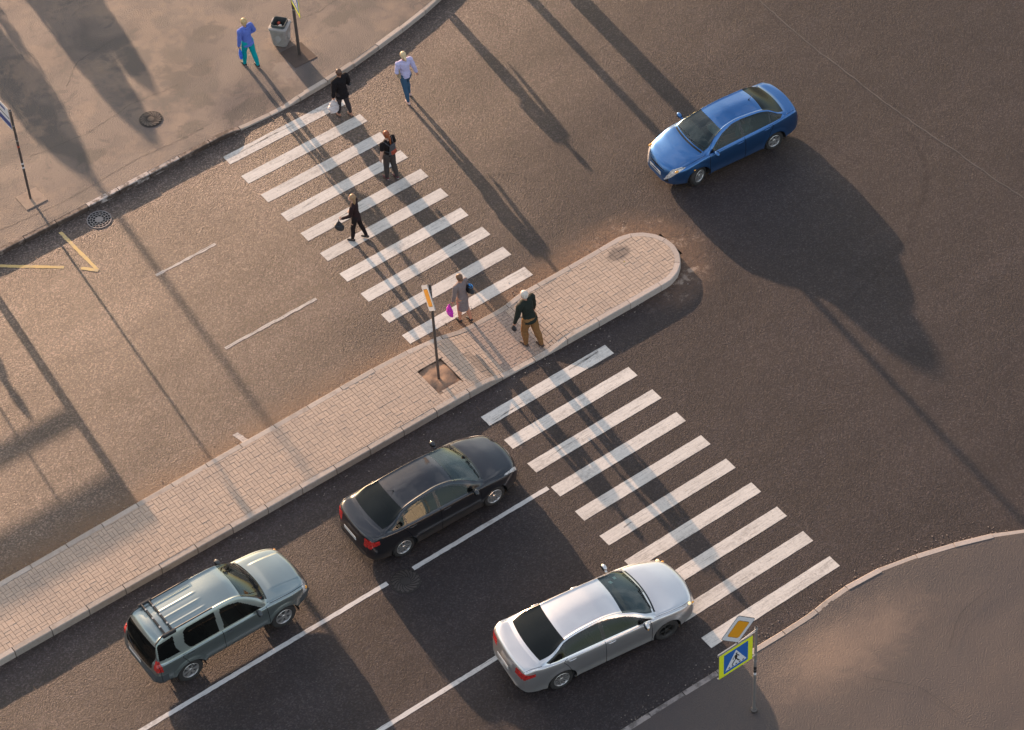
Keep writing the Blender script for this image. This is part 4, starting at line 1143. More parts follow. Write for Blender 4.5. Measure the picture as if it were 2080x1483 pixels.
def make_car(S, paint):
    L = S['L']; HL = L/2
    Wf = pchip(*zip(*S['W'])); zH = pchip(*zip(*S['H'])); zB = pchip(*zip(*S['B'])); zR = pchip(*zip(*S['R']))
    z0f = pchip(*zip(*S['Z0'])); bow = pchip(*zip(*S['bow']))
    tum = S.get('tumble', 0.46); railz = S.get('rail', 0.86)
    # stations, denser at the ends
    u = np.linspace(-1, 1, 270); xs = HL*np.sin(u*pi/2*0.985)/sin(pi/2*0.985)*0.55 + HL*u*0.45
    xs[0] = -HL; xs[-1] = HL
    sv = np.concatenate([np.linspace(0,1,9)[:-1], np.linspace(1,4,44)[:-1], np.linspace(4,5,9)[:-1], np.linspace(5,6,34)[:-1], np.linspace(6,7,16)[:-1], np.linspace(7,8,24)])
    ns = len(sv); nx = len(xs)
    P = np.zeros((nx, ns, 3))
    for i, x in enumerate(xs):
        W = float(Wf(x)); zh = float(zH(x)); zb = float(zB(x)); zr = float(zR(x)); z0 = float(z0f(x))
        cab = max(0.0, zr-zh)
        zt = zh + cab if cab > 0 else zh
        zb = min(zb, zh-0.02) if cab < 0.02 else min(zb, zt-0.04)
        h = max(zt - zb, 0.02)
        mid = min(0.56, z0+(zb-z0)*0.55)
        yb = W-0.085
        k = min(1.0, cab/0.30); k = k*k*(3-2*k)
        yr = yb - tum*h*k - 0.03
        # hood/deck: gentle crown; cabin: rail then roof crown
        z6 = zb + h*(railz*k + (1-k)*0.62); z7 = zb + h*((1-(1-railz)*0.60)*k + (1-k)*0.855)
        y6 = yr*k + (1-k)*(yb-0.10); y7 = y6*(0.80*k + (1-k)*0.62)
        K = np.array([(W-0.13, z0-0.02), (W-0.045, z0+0.03), (W-0.005, mid-0.12*(mid-z0)), (W-0.008, mid+(zb-mid)*0.62), (W-0.035, zb-0.012), (yb, zb+0.018*min(1,h/0.1)), (y6, z6), (y7, z7), (0, zt)])
        C = cr_section(K, sv)
        P[i,:,0] = x; P[i,:,1] = C[:,0]; P[i,:,2] = C[:,1]
        P[i,-1,1] = 0
    # bow the ends in plan so centre is further out
    Wm = S['Wmax']
    P[:,:,0] += bow(P[:,:,0])*(1-np.clip(P[:,:,1]/Wm,0,1)**2)
    # scale so that overall length is right
    xmin, xmax = P[:,:,0].min(), P[:,:,0].max()
    # wheel arches: pull vertices onto the arch circle, bulge a lip
    Ra = S['Ra']; axles = S['axles']; zc = S['Rt']
    side = np.broadcast_to(sv[None,:] < 4.6, P.shape[:2]).copy()
    inarch = np.zeros(P.shape[:2], bool)
    for ax in axles:
        dx = P[:,:,0]-ax; dz = P[:,:,2]-zc; rr_ = np.hypot(dx, dz)
        near = side & (rr_ < Ra) & (rr_ > Ra-0.028)
        f = np.where(near, Ra/np.maximum(rr_,1e-6), 1.0)
        P[:,:,0] = np.where(near, ax+dx*f, P[:,:,0]); P[:,:,2] = np.where(near, zc+dz*f, P[:,:,2])
        inarch |= side & (rr_ <= Ra-0.028)
        lip = side & (rr_ >= Ra-0.03) & (rr_ < Ra+0.10)
        P[:,:,1] += np.where(lip, S.get('flare',0.014)*np.clip((Ra+0.10-rr_)/0.10,0,1)**0.7, 0)
    if 'detail' in S: S['detail'](P, sv, xs)
    # vertex grid: both halves
    R_ = P.copy(); Lh = P[:, ::-1][:, 1:].copy(); R_[:,:,1] *= -1      # right side is -y
    V = np.concatenate([R_, Lh], axis=1)                               # s: right sill -> centre -> left sill
    sfull = np.concatenate([sv, sv[::-1][1:]]); sidefull = np.concatenate([-np.ones(ns), np.ones(ns-1)])
    ina = np.concatenate([inarch, inarch[:, ::-1][:,1:]], axis=1)
    nsf = V.shape[1]
    verts = V.reshape(-1,3)
    idx = np.arange(nx*nsf).reshape(nx, nsf)
    F = np.stack([idx[:-1,:-1], idx[1:,:-1], idx[1:,1:], idx[:-1,1:]], -1)
    # normals
    e1 = verts[F[...,2]]-verts[F[...,0]]; e2 = verts[F[...,3]]-verts[F[...,1]]
    fn = np.cross(e1, e2)
    N = np.zeros_like(verts)
    for k in range(4): np.add.at(N, F[...,k].ravel(), fn.reshape(-1,3))
    N /= np.maximum(np.linalg.norm(N, axis=1, keepdims=True), 1e-9)
    if N[idx[nx//2, ns-1]][2] < 0:
        F = F[..., ::-1]; N = -N
    fc = verts[F].mean(axis=2)                     # face centres
    fx, fy, fz = fc[...,0], fc[...,1], fc[...,2]
    fs_ = np.broadcast_to(((sfull[:-1]+sfull[1:])/2)[None,:], fx.shape)
    fxs = np.broadcast_to(((xs[:-1]+xs[1:])/2)[:,None], fx.shape)       # un-bowed station
    sd_ = np.sign(fy)
    dead = ina[:-1,:-1]|ina[1:,:-1]|ina[1:,1:]|ina[:-1,1:]
    cls = np.full(fx.shape, 'body', dtype=object)
    cab_h = np.array([max(0.0, float(zR(x)-zH(x))) for x in (xs[:-1]+xs[1:])/2])[:,None]*np.ones_like(fx)
    for name, fn_ in S['classes']:
        m = fn_(fx, fy, fz, fs_, fxs, cab_h)
        cls[m] = name
    cls[dead] = ''
    root = empty(S['name'], (0,0,0))
    made = {}
    def emit(key, mask, name, mat, parent):
        if not mask.any(): return None
        ff = F[mask]; used, inv = np.unique(ff.ravel(), return_inverse=True)
        o = mesh_obj(name, verts[used], inv.reshape(-1,4), mat, parent, True, N[used])
        made[key] = o; return o
    body = emit('body', cls == 'body', 'body', paint, root)
    for key, name, mat, par, sd in S['parts']:
        mask = cls == key
        if sd: mask &= (sd_ == sd)
        pm = {'paint': paint}.get(mat) or MAT[mat]
        emit((key, sd), mask, name, pm, made[par] if par else root)
    # end caps
    for i in (0, nx-1):
        ring = idx[i]; mb = MB(); vs = verts[ring]; 
        mb.add([tuple(v) for v in vs], [tuple(range(nsf)) if i == 0 else tuple(range(nsf-1,-1,-1))]); mb.build('bumper_face', S.get('endmat', paint), body)
    # underside and wheel wells
    W = Wm
    mb = MB(); ub = S.get('ub', 0.19)
    mb.box(-HL+0.35, HL-0.35, -W+0.24, W-0.24, ub, ub+0.10)
    mb.box(axles[1]+0.33, axles[0]-0.33, -W+0.12, W-0.12, ub+0.01, ub+0.14)
    mb.build('underbody', MAT['plastic'], root)
    for ax in axles:
        for s in (-1,1):
            mb = MB(); n = 18; v = []; f = []
            for k in range(n+1):
                t = radians(-12+204*k/n)
                for yy in (W-0.035, W-0.33): v.append((ax+(Ra+0.004)*cos(t), s*yy, zc+(Ra+0.004)*sin(t)))
            v.append((ax, s*(W-0.33), zc))
            for k in range(n): f.append((2*k,2*k+1,2*k+3,2*k+2)); f.append((2*k+1, 2*n+2, 2*k+3))
            mb.add(v, f); mb.build('wheel_arch_liner', MAT['plastic'], root)
    # wheels
    Rt = S['Rt']; tw = S.get('tw',0.20); Rr = S['Rr']
    for a_i, ax in enumerate(axles):
        for s in (-1,1):
            st = S.get('steer',0.0) if a_i == 0 else 0.0
            Mw = Matrix.Translation((ax, s*(W-0.045-tw/2), Rt)) @ Matrix.Rotation(st,4,'Z') @ Matrix.Rotation(0 if s > 0 else pi,4,'Z')
            mb = MB()
            mb.lathe([(Rr,-tw/2+0.01),(Rr+0.02,-tw/2),(Rt-0.03,-tw/2+0.005),(Rt-0.006,-tw/2+0.03),(Rt,0),(Rt-0.006,tw/2-0.03),(Rt-0.03,tw/2-0.005),(Rr+0.02,tw/2),(Rr,tw/2-0.01),(Rr-0.012,tw/2-0.03),(Rr-0.02,-tw/2+0.03)], 36, 'y', None, close=True)
            w = mb.build('wheel', MAT['rubber'], root, auto=40); w.matrix_local = Mw
            mb = MB(); mb.lathe([(Rr,tw/2-0.012),(Rr-0.012,tw/2-0.004),(Rr-0.026,tw/2-0.016),(Rr-0.035,tw/2-0.06),(Rr-0.04,-0.05)], 36, 'y'); 
            kind = S['rim'](a_i) if callable(S['rim']) else S['rim']
            rim_mat = MAT['alloy'] if kind[0] != 'steel' else MAT['hub_dark']
            mb.f = [f for f in mb.f if len(f) == 4]
            o = mb.build('rim', rim_mat, w, auto=40)
            mb = MB(); mb.lathe([(0.0001,tw/2-0.075),(Rr-0.04,tw/2-0.075)], 30, 'y'); mb.build('brake_disc', MAT['hub_dark'] if kind[0] != 'steel' else MAT['rubber'], w)
            mb = MB(); nsp = kind[1]
            for k in range(nsp):
                t = 2*pi*k/nsp
                wi, wo_ = kind[2], kind[3]
                ri, ro = 0.045, Rr-0.018
                dt = kind[4] if len(kind) > 4 else 0
                ys, yd = tw/2-0.012, tw/2-0.045
                for off in ((-dt, dt) if dt else (0,)):
                    a = t
                    def pt(r, wd, y): 
                        x = r; z = wd
                        return (x*cos(a)-z*sin(a), y, x*sin(a)+z*cos(a))
                    v = [pt(ri,-wi+off*0.4,ys-0.012),pt(ri,wi+off*0.4,ys-0.012),pt(ro,wo_+off,ys),pt(ro,-wo_+off,ys),pt(ri,-wi+off*0.4,yd-0.02),pt(ri,wi+off*0.4,yd-0.02),pt(ro,wo_+off,yd),pt(ro,-wo_+off,yd)]
                    mb.add(v, [(0,1,2,3)[::-1],(0,4,5,1)[::-1],(1,5,6,2)[::-1],(2,6,7,3)[::-1],(3,7,4,0)[::-1]])
            mb.lathe([(0.058,tw/2-0.04),(0.058,tw/2-0.018),(0.045,tw/2-0.01),(0.0001,tw/2-0.010)], 18, 'y')
            mb.build('spokes', rim_mat, w)
    # surface lookup
    vg = V.reshape(nx, nsf, 3); ng = N.reshape(nx, nsf, 3)
    half = np.concatenate([sv, 16-sv[::-1][1:]])   # 0..8 right, 8..16 left
    def surf(x, s, off=0.002, sidev=1):
        """point on the surface at station x and knot value s on side sidev (+1 left)"""
        ss_ = 16-s if sidev > 0 else s
        i = np.clip(np.searchsorted(xs, x)-1, 0, nx-2); tx = (x-xs[i])/(xs[i+1]-xs[i])
        j = np.clip(np.searchsorted(half, ss_)-1, 0, nsf-2); ts = (ss_-half[j])/(half[j+1]-half[j])
        def b(A): return (A[i,j]*(1-tx)+A[i+1,j]*tx)*(1-ts)+(A[i,j+1]*(1-tx)+A[i+1,j+1]*tx)*ts
        return Vector(b(vg)) + Vector(b(ng))*off, Vector(b(ng)).normalized()
    def s_for_z(x, z, sidev=1):
        best = min(np.linspace(0.5,8,160), key=lambda s: abs(surf(x,s,0,sidev)[0].z-z)); return best
    def seam(name, pts, w, mat, parent, sidev, off=0.002, closed=False):
        """thin ribbon following the surface; pts are (x, s)"""
        dense = []
        pp = pts+[pts[0]] if closed else pts
        for a, b in zip(pp[:-1], pp[1:]):
            k = max(2, int(max(abs(b[0]-a[0])/0.05, abs(b[1]-a[1])/0.12)))
            for q in range(k): dense.append((a[0]+(b[0]-a[0])*q/k, a[1]+(b[1]-a[1])*q/k))
        dense.append(pp[-1])
        PP = [surf(x, s, off, sidev) for x, s in dense]; v = []; f = []
        for i, (p, n_) in enumerate(PP):
            d = (PP[min(i+1,len(PP)-1)][0]-PP[max(i-1,0)][0]).normalized(); t = d.cross(n_).normalized()
            v += [p-t*w/2, p+t*w/2]
        for i in range(len(PP)-1): f.append((2*i,2*i+1,2*i+3,2*i+2))
        return mesh_obj(name, v, f, mat, parent)
    return root, made, surf, seam, s_for_z
def door_handle(root_part, surf, x, s, sidev, mat, name='handle'):
    p, n_ = surf(x, s, 0.0, sidev); mb = MB()
    a, _ = surf(x-0.09, s, 0.018, sidev); b, _ = surf(x+0.09, s, 0.018, sidev); m_, _ = surf(x, s, 0.024, sidev)
    a0, _ = surf(x-0.09, s, 0.0, sidev); b0, _ = surf(x+0.09, s, 0.0, sidev)
    mb.tube([a0, a, m_, b, b0], [0.010,0.012,0.013,0.012,0.010], 6); mb.build(name, mat, root_part, auto=60)
def mirror(root, made_par, x, y, z, sidev, mat, big=1.0):
    mb = MB(); mb.ell((x, sidev*(y+0.13), z), (0.065*big,0.105*big,0.075*big), 14, 9); mb.ell((x-0.01, sidev*(y+0.03), z-0.03), (0.035,0.06,0.03), 10, 7)
    o = mb.build('wing_mirror', mat, made_par, True)
    mb = MB(); mb.ell((x-0.045*big, sidev*(y+0.13), z), (0.025*big,0.09*big,0.06*big), 12, 7); mb.build('mirror_glass', MAT['trim'], o, True)
def wipers(root, surf, x0, xs_):
    for (s0, s1, sd0, sd1) in xs_:
        pass
def interior(root, S, seatmat='seat', wheel_side=1):
    """dash, seats and steering wheel seen through the glass"""
    xw, xr, W, zf, zs = S['int']   # windscreen base x, rear x, half width, floor z, seat z
    mb = MB(); mb.box(xr-0.1, xw-0.05, -W, W, zf-0.05, zf); mb.build('cabin_floor', MAT['cabin'], root)
    mb = MB()
    prof = [(xw+0.08, zs+0.42),(xw-0.28, zs+0.44),(xw-0.42, zs+0.38),(xw-0.46, zs+0.1),(xw-0.40, zf)]
    v = [(x, -W, z) for x, z in prof]+[(x, W, z) for x, z in prof]; n = len(prof)
    mb.add(v, [(k,k+1,n+k+1,n+k) for k in range(n-1)]); mb.build('dashboard', MAT['cabin'], root)
    if not S['name'].endswith('suv'):
        mb = MB(); mb.box(xr-0.45, xr+0.22, -W+0.02, W-0.02, S['shelf']-0.03, S['shelf']); mb.build('parcel_shelf', MAT['cabin'], root)
    def seat(name, x, y, w, mat):
        mb = MB()
        mb.bbox(x-0.25, x+0.27, y-w/2, y+w/2, zs-0.12, zs+0.02, 0.05)
        mb.bbox(-0.07, 0.07, -w/2, w/2, 0.0, (0.58 if w < 0.7 else 0.46), 0.05, Matrix.Translation((x-0.26,y,zs-0.04)) @ Matrix.Rotation(-0.30,4,'Y'))
        for yy in ([0] if w < 0.7 else []):
            mb.bbox(-0.045, 0.045, yy-0.12, yy+0.12, 0.60, 0.78, 0.03, Matrix.Translation((x-0.29,y,zs-0.04)) @ Matrix.Rotation(-0.22,4,'Y'))
        mb.build(name, MAT[mat], root, auto=40)
    sx_ = xw-1.15
    seat('front_seat', sx_, 0.36, 0.50, seatmat); seat('front_seat', sx_, -0.36, 0.50, seatmat)
    seat('rear_bench', sx_-0.74, 0.0, 1.25, 'cabin')
    mb = MB(); Mt = Matrix.Translation((xw-0.62, 0.36*wheel_side, zs+0.30)) @ Matrix.Rotation(radians(-64),4,'Y')
    v = []; 
    n1, n2 = 24, 8
    for i in range(n1):
        a = 2*pi*i/n1
        for j in range(n2):
            b = 2*pi*j/n2; v.append(tuple(Mt @ Vector(((0.18+0.014*cos(b))*cos(a), (0.18+0.014*cos(b))*sin(a), 0.014*sin(b)))))
    mb.add(v, [(i*n2+j, i*n2+(j+1)%n2, ((i+1)%n1)*n2+(j+1)%n2, ((i+1)%n1)*n2+j) for i in range(n1) for j in range(n2)])
    mb.ell((0,0,0),(0.001,0.001,0.001)); 
    mb.box(-0.16,0.16,-0.02,0.02,-0.01,0.01, Mt); mb.box(-0.02,0.02,-0.16,0.16,-0.01,0.01, Mt)
    mb.build('steering_wheel', MAT['cabin'], root, auto=40)
def plate_obj(root, x, z, mat='plate', front=False):
    mb = MB(); mb.bbox(-0.26,0.26,-0.056,0.056,0,0.012,0.004, Matrix.Translation((x,0,z)) @ Matrix.Rotation(radians(90 if front else -90),4,'Z') @ Matrix.Rotation(radians(90),4,'X'))
    mb.build('number_plate', MAT[mat], root)
def common_classes(win, ws, rw, extra_first=(), lampf=None, doors=None, s_lo=5.10, s_hi=5.90, lower=None):
    """win: list of (key, [(x,z)...]) side-glass polygons; ws/rw: (x_lo, x_hi) in stations"""
    def poly_in(px, pz, poly):
        inside_ = np.zeros(px.shape, bool); n = len(poly); j = n-1
        for i in range(n):
            xi, zi = poly[i]; xj, zj = poly[j]
            cond = ((zi > pz) != (zj > pz)) & (px < (xj-xi)*(pz-zi)/((zj-zi) if abs(zj-zi) > 1e-9 else 1e-9)+xi)
            inside_ ^= cond; j = i
        return inside_
    C = []
    for k, poly in (doors or []):
        C.append((k, lambda x,y,z,s,u,c,poly=poly: (s < 5.05) & poly_in(x, z, poly)))
    if lower: C.append(lower)
    allp = [p for k, p in win]
    if win:
        C.append(('frame', lambda x,y,z,s,u,c: (s > 5.03) & (s < 6.0) & poly_in(x, z, win[0][1])))
        for k, poly in win[1:]:
            C.append((k, lambda x,y,z,s,u,c,poly=poly: (s > 5.03) & (s < 6.02) & poly_in(x, z, poly)))
    C.append(('ws', lambda x,y,z,s,u,c: (s > 6.22) & (u > ws[0]) & (u < ws[1]) & (c > 0.015)))
    C.append(('rw', lambda x,y,z,s,u,c: (s > 6.25) & (u > rw[0]) & (u < rw[1]) & (c > 0.015)))
    C += list(extra_first)
    return C, poly_in

# ---------------------------------------------------------------- blue sedan
def sedan_parts():
    return [('frame','window_frame','trim','body',0),('roof','roof','paint','body',0),('hood','bonnet','paint','body',0),('boot','boot_lid','paint','body',0),
     ('ws','windscreen','ws_glass','body',0),('rw','rear_window','rear_glass','body',0),
     ('d1','front_door','paint','',1),('d1','front_door','paint','',-1),('d2','rear_door','paint','',1),('d2','rear_door','paint','',-1),
     ('w1','front_window','side_glass',('d1',1),1),('w1','front_window','side_glass',('d1',-1),-1),
     ('w2','rear_side_window','side_glass',('d2',1),1),('w2','rear_side_window','side_glass',('d2',-1),-1),
     ('w3','quarter_window','side_glass',('d2',1),1),('w3','quarter_window','side_glass',('d2',-1),-1),
     ('hl','headlight','clear_lamp','body',1),('hl','headlight','clear_lamp','body',-1),
     ('tl','tail_light','red_lamp','body',1),('tl','tail_light','red_lamp','body',-1),
     ('grille','grille','trim','body',0),('intake','lower_intake','plastic','body',0),('rail','side_moulding','plastic','body',0)]
def build_sedan(name, paint, L, Wm, H, ax_f, ax_r, cowl, header, roofend, rwbase, deck_z, hood_z, nose_z, Rt, Rr, rim, label, win, doors, extra, seatmat='seat', flare=0.014, belt=(0.90,0.95,0.99), bow=(0.14,0.10), parts=None, steer=0, lower=None, railS=None, tumble=0.46, wsm=None, rwm=None):
    HL = L/2
    S = dict(name=name, L=L, Wmax=Wm, Ra=Rt+0.055, Rt=Rt, Rr=Rr, rim=rim, axles=(ax_f,ax_r), flare=flare, steer=steer, tumble=tumble)
    bf, br = bow
    S['W'] = [(-HL,Wm-0.30),(-HL+0.06,Wm-0.155),(-HL+0.2,Wm-0.075),(-HL+0.5,Wm-0.035),(-HL+1.0,Wm-0.006),(-0.3,Wm),(0.8,Wm),(HL-0.9,Wm-0.008),(HL-0.45,Wm-0.06),(HL-0.2,Wm-0.15),(HL-0.07,Wm-0.27),(HL,Wm-0.42)]
    S['H'] = [(-HL,0.58),(-HL+0.04,0.80),(-HL+0.09,deck_z-0.07),(-HL+0.15,deck_z-0.005),(-HL+0.32,deck_z),(rwbase,deck_z+0.005),(-0.3,belt[1]+0.05),(cowl-0.2,belt[0]+0.06),(cowl,hood_z),(cowl+0.35,hood_z-0.045),(HL-0.35,nose_z+0.02),(HL-0.14,nose_z-0.06),(HL-0.05,nose_z-0.18),(HL,nose_z-0.32)]
    S['B'] = [(-HL,0.55),(-HL+0.10,deck_z-0.12),(-HL+0.3,deck_z-0.035),(rwbase,belt[2]),(-0.3,belt[1]),(cowl-0.2,belt[0]),(cowl+0.1,belt[0]-0.02),(HL-0.45,nose_z-0.04),(HL-0.15,nose_z-0.13),(HL,0.38)]
    S['R'] = [(-HL,0.2),(rwbase-0.12,deck_z-0.03),(rwbase+0.02,deck_z+0.03),(roofend-0.12,H-0.115),(roofend+0.1,H-0.055),(roofend+0.55,H-0.008),(header-0.45,H),(header-0.08,H-0.05),(header+0.06,H-0.10),(cowl-0.03,hood_z+0.03),(cowl+0.1,hood_z-0.06),(HL,0.2)]
    S['Z0'] = [(-HL,0.42),(-HL+0.1,0.30),(-HL+0.5,0.23),(-1.0,0.20),(1.0,0.20),(HL-0.5,0.20),(HL-0.1,0.22),(HL,0.28)]
    S['bow'] = [(-HL-0.3,-br),(-HL+0.5,-br*0.9),(rwbase,-0.13),(roofend,-0.10),(-0.3,0.0),(header,0.07),(cowl,0.15),(HL-0.6,bf*0.95),(HL+0.3,bf)]
    cls, pin = common_classes(win, wsm or (header+0.05, cowl-0.055), rwm or (rwbase+0.05, roofend-0.04), extra, doors=doors, lower=lower)
    S['classes'] = cls; S['parts'] = parts or sedan_parts()
    S['shelf'] = deck_z-0.10
    S['int'] = (cowl-0.05, rwbase+0.2, Wm-0.13, 0.36, 0.52)
    root, made, surf, seam, sz = make_car(S, paint)
    interior(root, S, seatmat)
    tag(root, label, 'car', 'cars on the junction')
    return root, made, surf, seam, sz, S

def roof_cls(roofend, header):
    return ('roof', lambda x,y,z,s,u,c: (s > 6.05) & (u > roofend-0.01) & (u < header+0.02) & (c > 0.1))

CAR = {}
P_ = dict(blue=car_paint('blue_paint', (0.042,0.148,0.37), 0.88, 0.30), black=car_paint('black_paint', (0.016,0.0145,0.017), 0.3, 0.28),
          suv=car_paint('grey_green_paint', (0.29,0.335,0.325), 0.9, 0.33), silver=car_paint('silver_paint', (0.70,0.68,0.67), 0.88, 0.32))
def fit(pts): return pts
# blue: belt 0.90..1.0
win = [('frame', [(0.98,0.90),(0.72,1.07),(0.40,1.26),(0.05,1.375),(-0.5,1.41),(-0.95,1.36),(-1.30,1.20),(-1.52,1.06),(-1.40,0.985),(-0.3,0.935)]),
       ('w1', [(0.80,0.935),(0.52,1.15),(0.30,1.28),(0.02,1.345),(-0.13,1.36),(-0.16,0.955)]),
       ('w2', [(-0.24,0.96),(-0.22,1.365),(-0.6,1.37),(-0.93,1.33),(-1.10,1.24),(-1.05,1.0)]),
       ('w3', [(-1.10,1.005),(-1.14,1.21),(-1.28,1.12),(-1.35,1.02)])]
doors = [('d1', [(0.93,0.30),(0.95,0.95),(-0.20,1.02),(-0.20,0.30)]), ('d2', [(-0.21,0.30),(-0.21,1.02),(-1.02,1.08),(-1.12,0.85),(-0.90,0.55),(-0.86,0.30)])]
def hl_poly(pts):  # points in (x, s)
    def f(x,y,z,s,u,c):
        px, pz = u, s; ins = np.zeros(px.shape,bool); n=len(pts); j=n-1
        for i in range(n):
            xi,zi=pts[i]; xj,zj=pts[j]
            ins ^= ((zi>pz)!=(zj>pz)) & (px < (xj-xi)*(pz-zi)/((zj-zi) if abs(zj-zi)>1e-9 else 1e-9)+xi); j=i
        return ins
    return f
extra = [roof_cls(-0.85,0.30),
    ('hood', lambda x,y,z,s,u,c: (s > 5.25) & (u > 1.02) & (u < 1.93+0.0*x)),
    ('boot', lambda x,y,z,s,u,c: (s > 5.3) & (u < -1.60) & (u > -2.06)),
    ('hl', hl_poly([(2.09,3.2),(2.02,5.0),(1.90,5.7),(1.70,5.6),(1.62,5.05),(1.74,4.3),(1.95,3.1)])),
    ('grille', lambda x,y,z,s,u,c: (np.abs(y) < 0.36) & (z > 0.60) & (z < 0.76) & (u > 2.0)),
    ('intake', lambda x,y,z,s,u,c: (np.abs(y) < 0.52) & (z > 0.30) & (z < 0.42) & (x > 1.90) & (s > 0.8) & (s < 3)),
    ('tl', lambda x,y,z,s,u,c: (u < -1.98) & (z > 0.66) & (z < 0.93) & (np.abs(y) > 0.52) & (s > 2.6)),
    ]
root, made, surf, seam, sz, S = build_sedan('blue_sedan', P_['blue'], 4.12, 0.848, 1.47, 1.30, -1.20, 1.04, 0.27, -0.88, -1.60, 1.03, 0.97, 0.80, 0.305, 0.195,
    ('alloy',6,0.030,0.042), 'blue four-door saloon turning at the junction, driver visible through the windscreen', win, doors, extra, 'seat_light', steer=0.30, bow=(0.16,0.13))
def finish_car(root, made, surf, seam, sz, S, door_x, hood_x, boot_x, mirror_x, mirror_z, handle_mat, ant=None, wip=(0.0,), wheelside=1):
    body = made['body']
    for sd in (1,-1):
        d1, d2 = made[('d1',sd)], made[('d2',sd)]
        for (par, path) in ((d1, [(door_x[0],0.9),(door_x[0]+0.02,2.5),(door_x[0]-0.02,4.8)]), (d2, [(door_x[1],0.9),(door_x[1],4.95)]), (d2, [(door_x[2]+0.12,0.9),(door_x[2]+0.06,2.2),(door_x[2]-0.12,3.6),(door_x[2],4.9)])):
            seam('door_gap', path, 0.012, MAT['trim'], par, sd)
        door_handle(d1, surf, door_x[1]+0.17, 3.6, sd, handle_mat); door_handle(d2, surf, door_x[2]+0.10, 3.65, sd, handle_mat)
        mirror(root, d1, mirror_x, S['Wmax']-0.05, mirror_z, sd, handle_mat)
        if hood_x: seam('bonnet_gap', [(hood_x[0],5.25),(hood_x[1],5.25)], 0.010, MAT['trim'], body, sd)
        if boot_x: seam('boot_gap', [(boot_x[0],5.3),(boot_x[1],5.3)], 0.010, MAT['trim'], body, sd)
        seam('sill_line', [(S['axles'][1]+0.42,1.0),(S['axles'][0]-0.42,1.0)], 0.03, MAT['plastic'], body, sd)
    # wipers
    ws0 = S['wsx']
    for (sa, sda, sb, sdb) in ((7.2,-1,6.3,1),(6.9,1,7.6,1)):
        pass
    cow = S['wsx'] 
    for (y0, y1, t) in ((-0.10,0.52,0.04),(-0.62,-0.02,0.03)):
        pts = []
        for k in range(7):
            y = y0+(y1-y0)*k/6
            s = 8-1.7*abs(y)/(S['Wmax']-0.2); s = max(6.28, s)
            p, n_ = surf(cow-0.02-t*(k/6)*2.2, s, 0.018, 1 if y > 0 else -1); pts.append(p)
        mb = MB(); mb.tube(pts, 0.009, 5); mb.build('wiper', MAT['trim'], body)
    # dark cowl strip
    for sd in (1,-1):
        seam('cowl_panel', [(cow+0.035,6.2),(cow+0.035,8.0)], 0.055, MAT['trim'], body, sd, 0.003)
    if ant:
        p, n_ = surf(ant, 8.0, 0.0, 1); mb = MB(); mb.tube([p, p+Vector((0.0,0,0.02))], 0.02, 8); mb.tube([p+Vector((0,0,0.015)), p+Vector((-0.17,0,0.13))], 0.005, 5); mb.build('aerial', MAT['trim'], made.get(('roof',0), body))
S['wsx'] = 1.0
finish_car(root, made, surf, seam, sz, S, (0.94,-0.205,-1.02), (1.02,1.86), (-1.60,-2.03), 0.80, 0.99, P_['blue'], ant=-0.78)
plate_obj(root, 2.195, 0.47, front=True); plate_obj(root, -2.18, 0.62)
mb = MB(); mb.bbox(-0.16,0.16,-0.03,0.03,0,0.01,0.004, Matrix.Translation((1.52,0.835,0.74)) @ Matrix.Rotation(pi/2,4,'X')); 
mb = MB(); mb.ell((1.46,0.842,0.66),(0.035,0.012,0.018)); mb.build('side_repeater', MAT['amber_lamp'], root, True)
# amber indicator inside each headlight
for sd in (1,-1):
    p, n_ = surf(1.86, 4.35, 0.004, sd); mb = MB(); mb.ell((0,0,0),(0.07,0.035,0.03)); o = mb.build('indicator', MAT['amber_lamp'], made[('hl',sd)], True); o.location = p
CAR['blue'] = root; CAR['blue_S'] = S

# black sedan
win = [('frame', [(1.02,0.93),(0.70,1.13),(0.35,1.30),(-0.05,1.40),(-0.5,1.425),(-1.0,1.37),(-1.38,1.22),(-1.66,1.10),(-1.55,1.035),(-0.3,0.965)]),
       ('w1', [(0.82,0.965),(0.50,1.19),(0.25,1.30),(-0.02,1.36),(-0.16,1.375),(-0.16,0.985)]),
       ('w2', [(-0.24,0.99),(-0.24,1.38),(-0.6,1.38),(-1.0,1.33),(-1.12,1.27),(-1.12,1.035)]),
       ('w3', [(-1.16,1.04),(-1.16,1.25),(-1.35,1.16),(-1.48,1.065)])]
doors = [('d1', [(0.95,0.30),(0.96,0.98),(-0.20,1.05),(-0.20,0.30)]), ('d2', [(-0.21,0.30),(-0.21,1.05),(-1.12,1.10),(-1.20,0.88),(-0.98,0.60),(-0.92,0.30)])]
extra = [roof_cls(-1.0,0.28),
    ('hood', lambda x,y,z,s,u,c: (s > 5.25) & (u > 1.05) & (u < 1.95)),
    ('boot', lambda x,y,z,s,u,c: (s > 5.3) & (u < -1.74) & (u > -2.15)),
    ('hl', hl_poly([(2.19,3.3),(2.13,4.7),(1.96,5.15),(1.72,5.1),(1.68,4.6),(1.89,4.0),(2.05,3.2)])),
    ('grille', lambda x,y,z,s,u,c: (np.abs(y) < 0.42) & (z > 0.48) & (z < 0.74) & (u > 2.05)),
    ('intake', lambda x,y,z,s,u,c: (np.abs(y) < 0.52) & (z > 0.30) & (z < 0.40) & (x > 1.98) & (s > 0.8) & (s < 3)),
    ('tl', lambda x,y,z,s,u,c: (u < -1.93) & (z > 0.74) & (z < 0.985) & (np.abs(y) > 0.50) & (s > 3.0)),
    ]
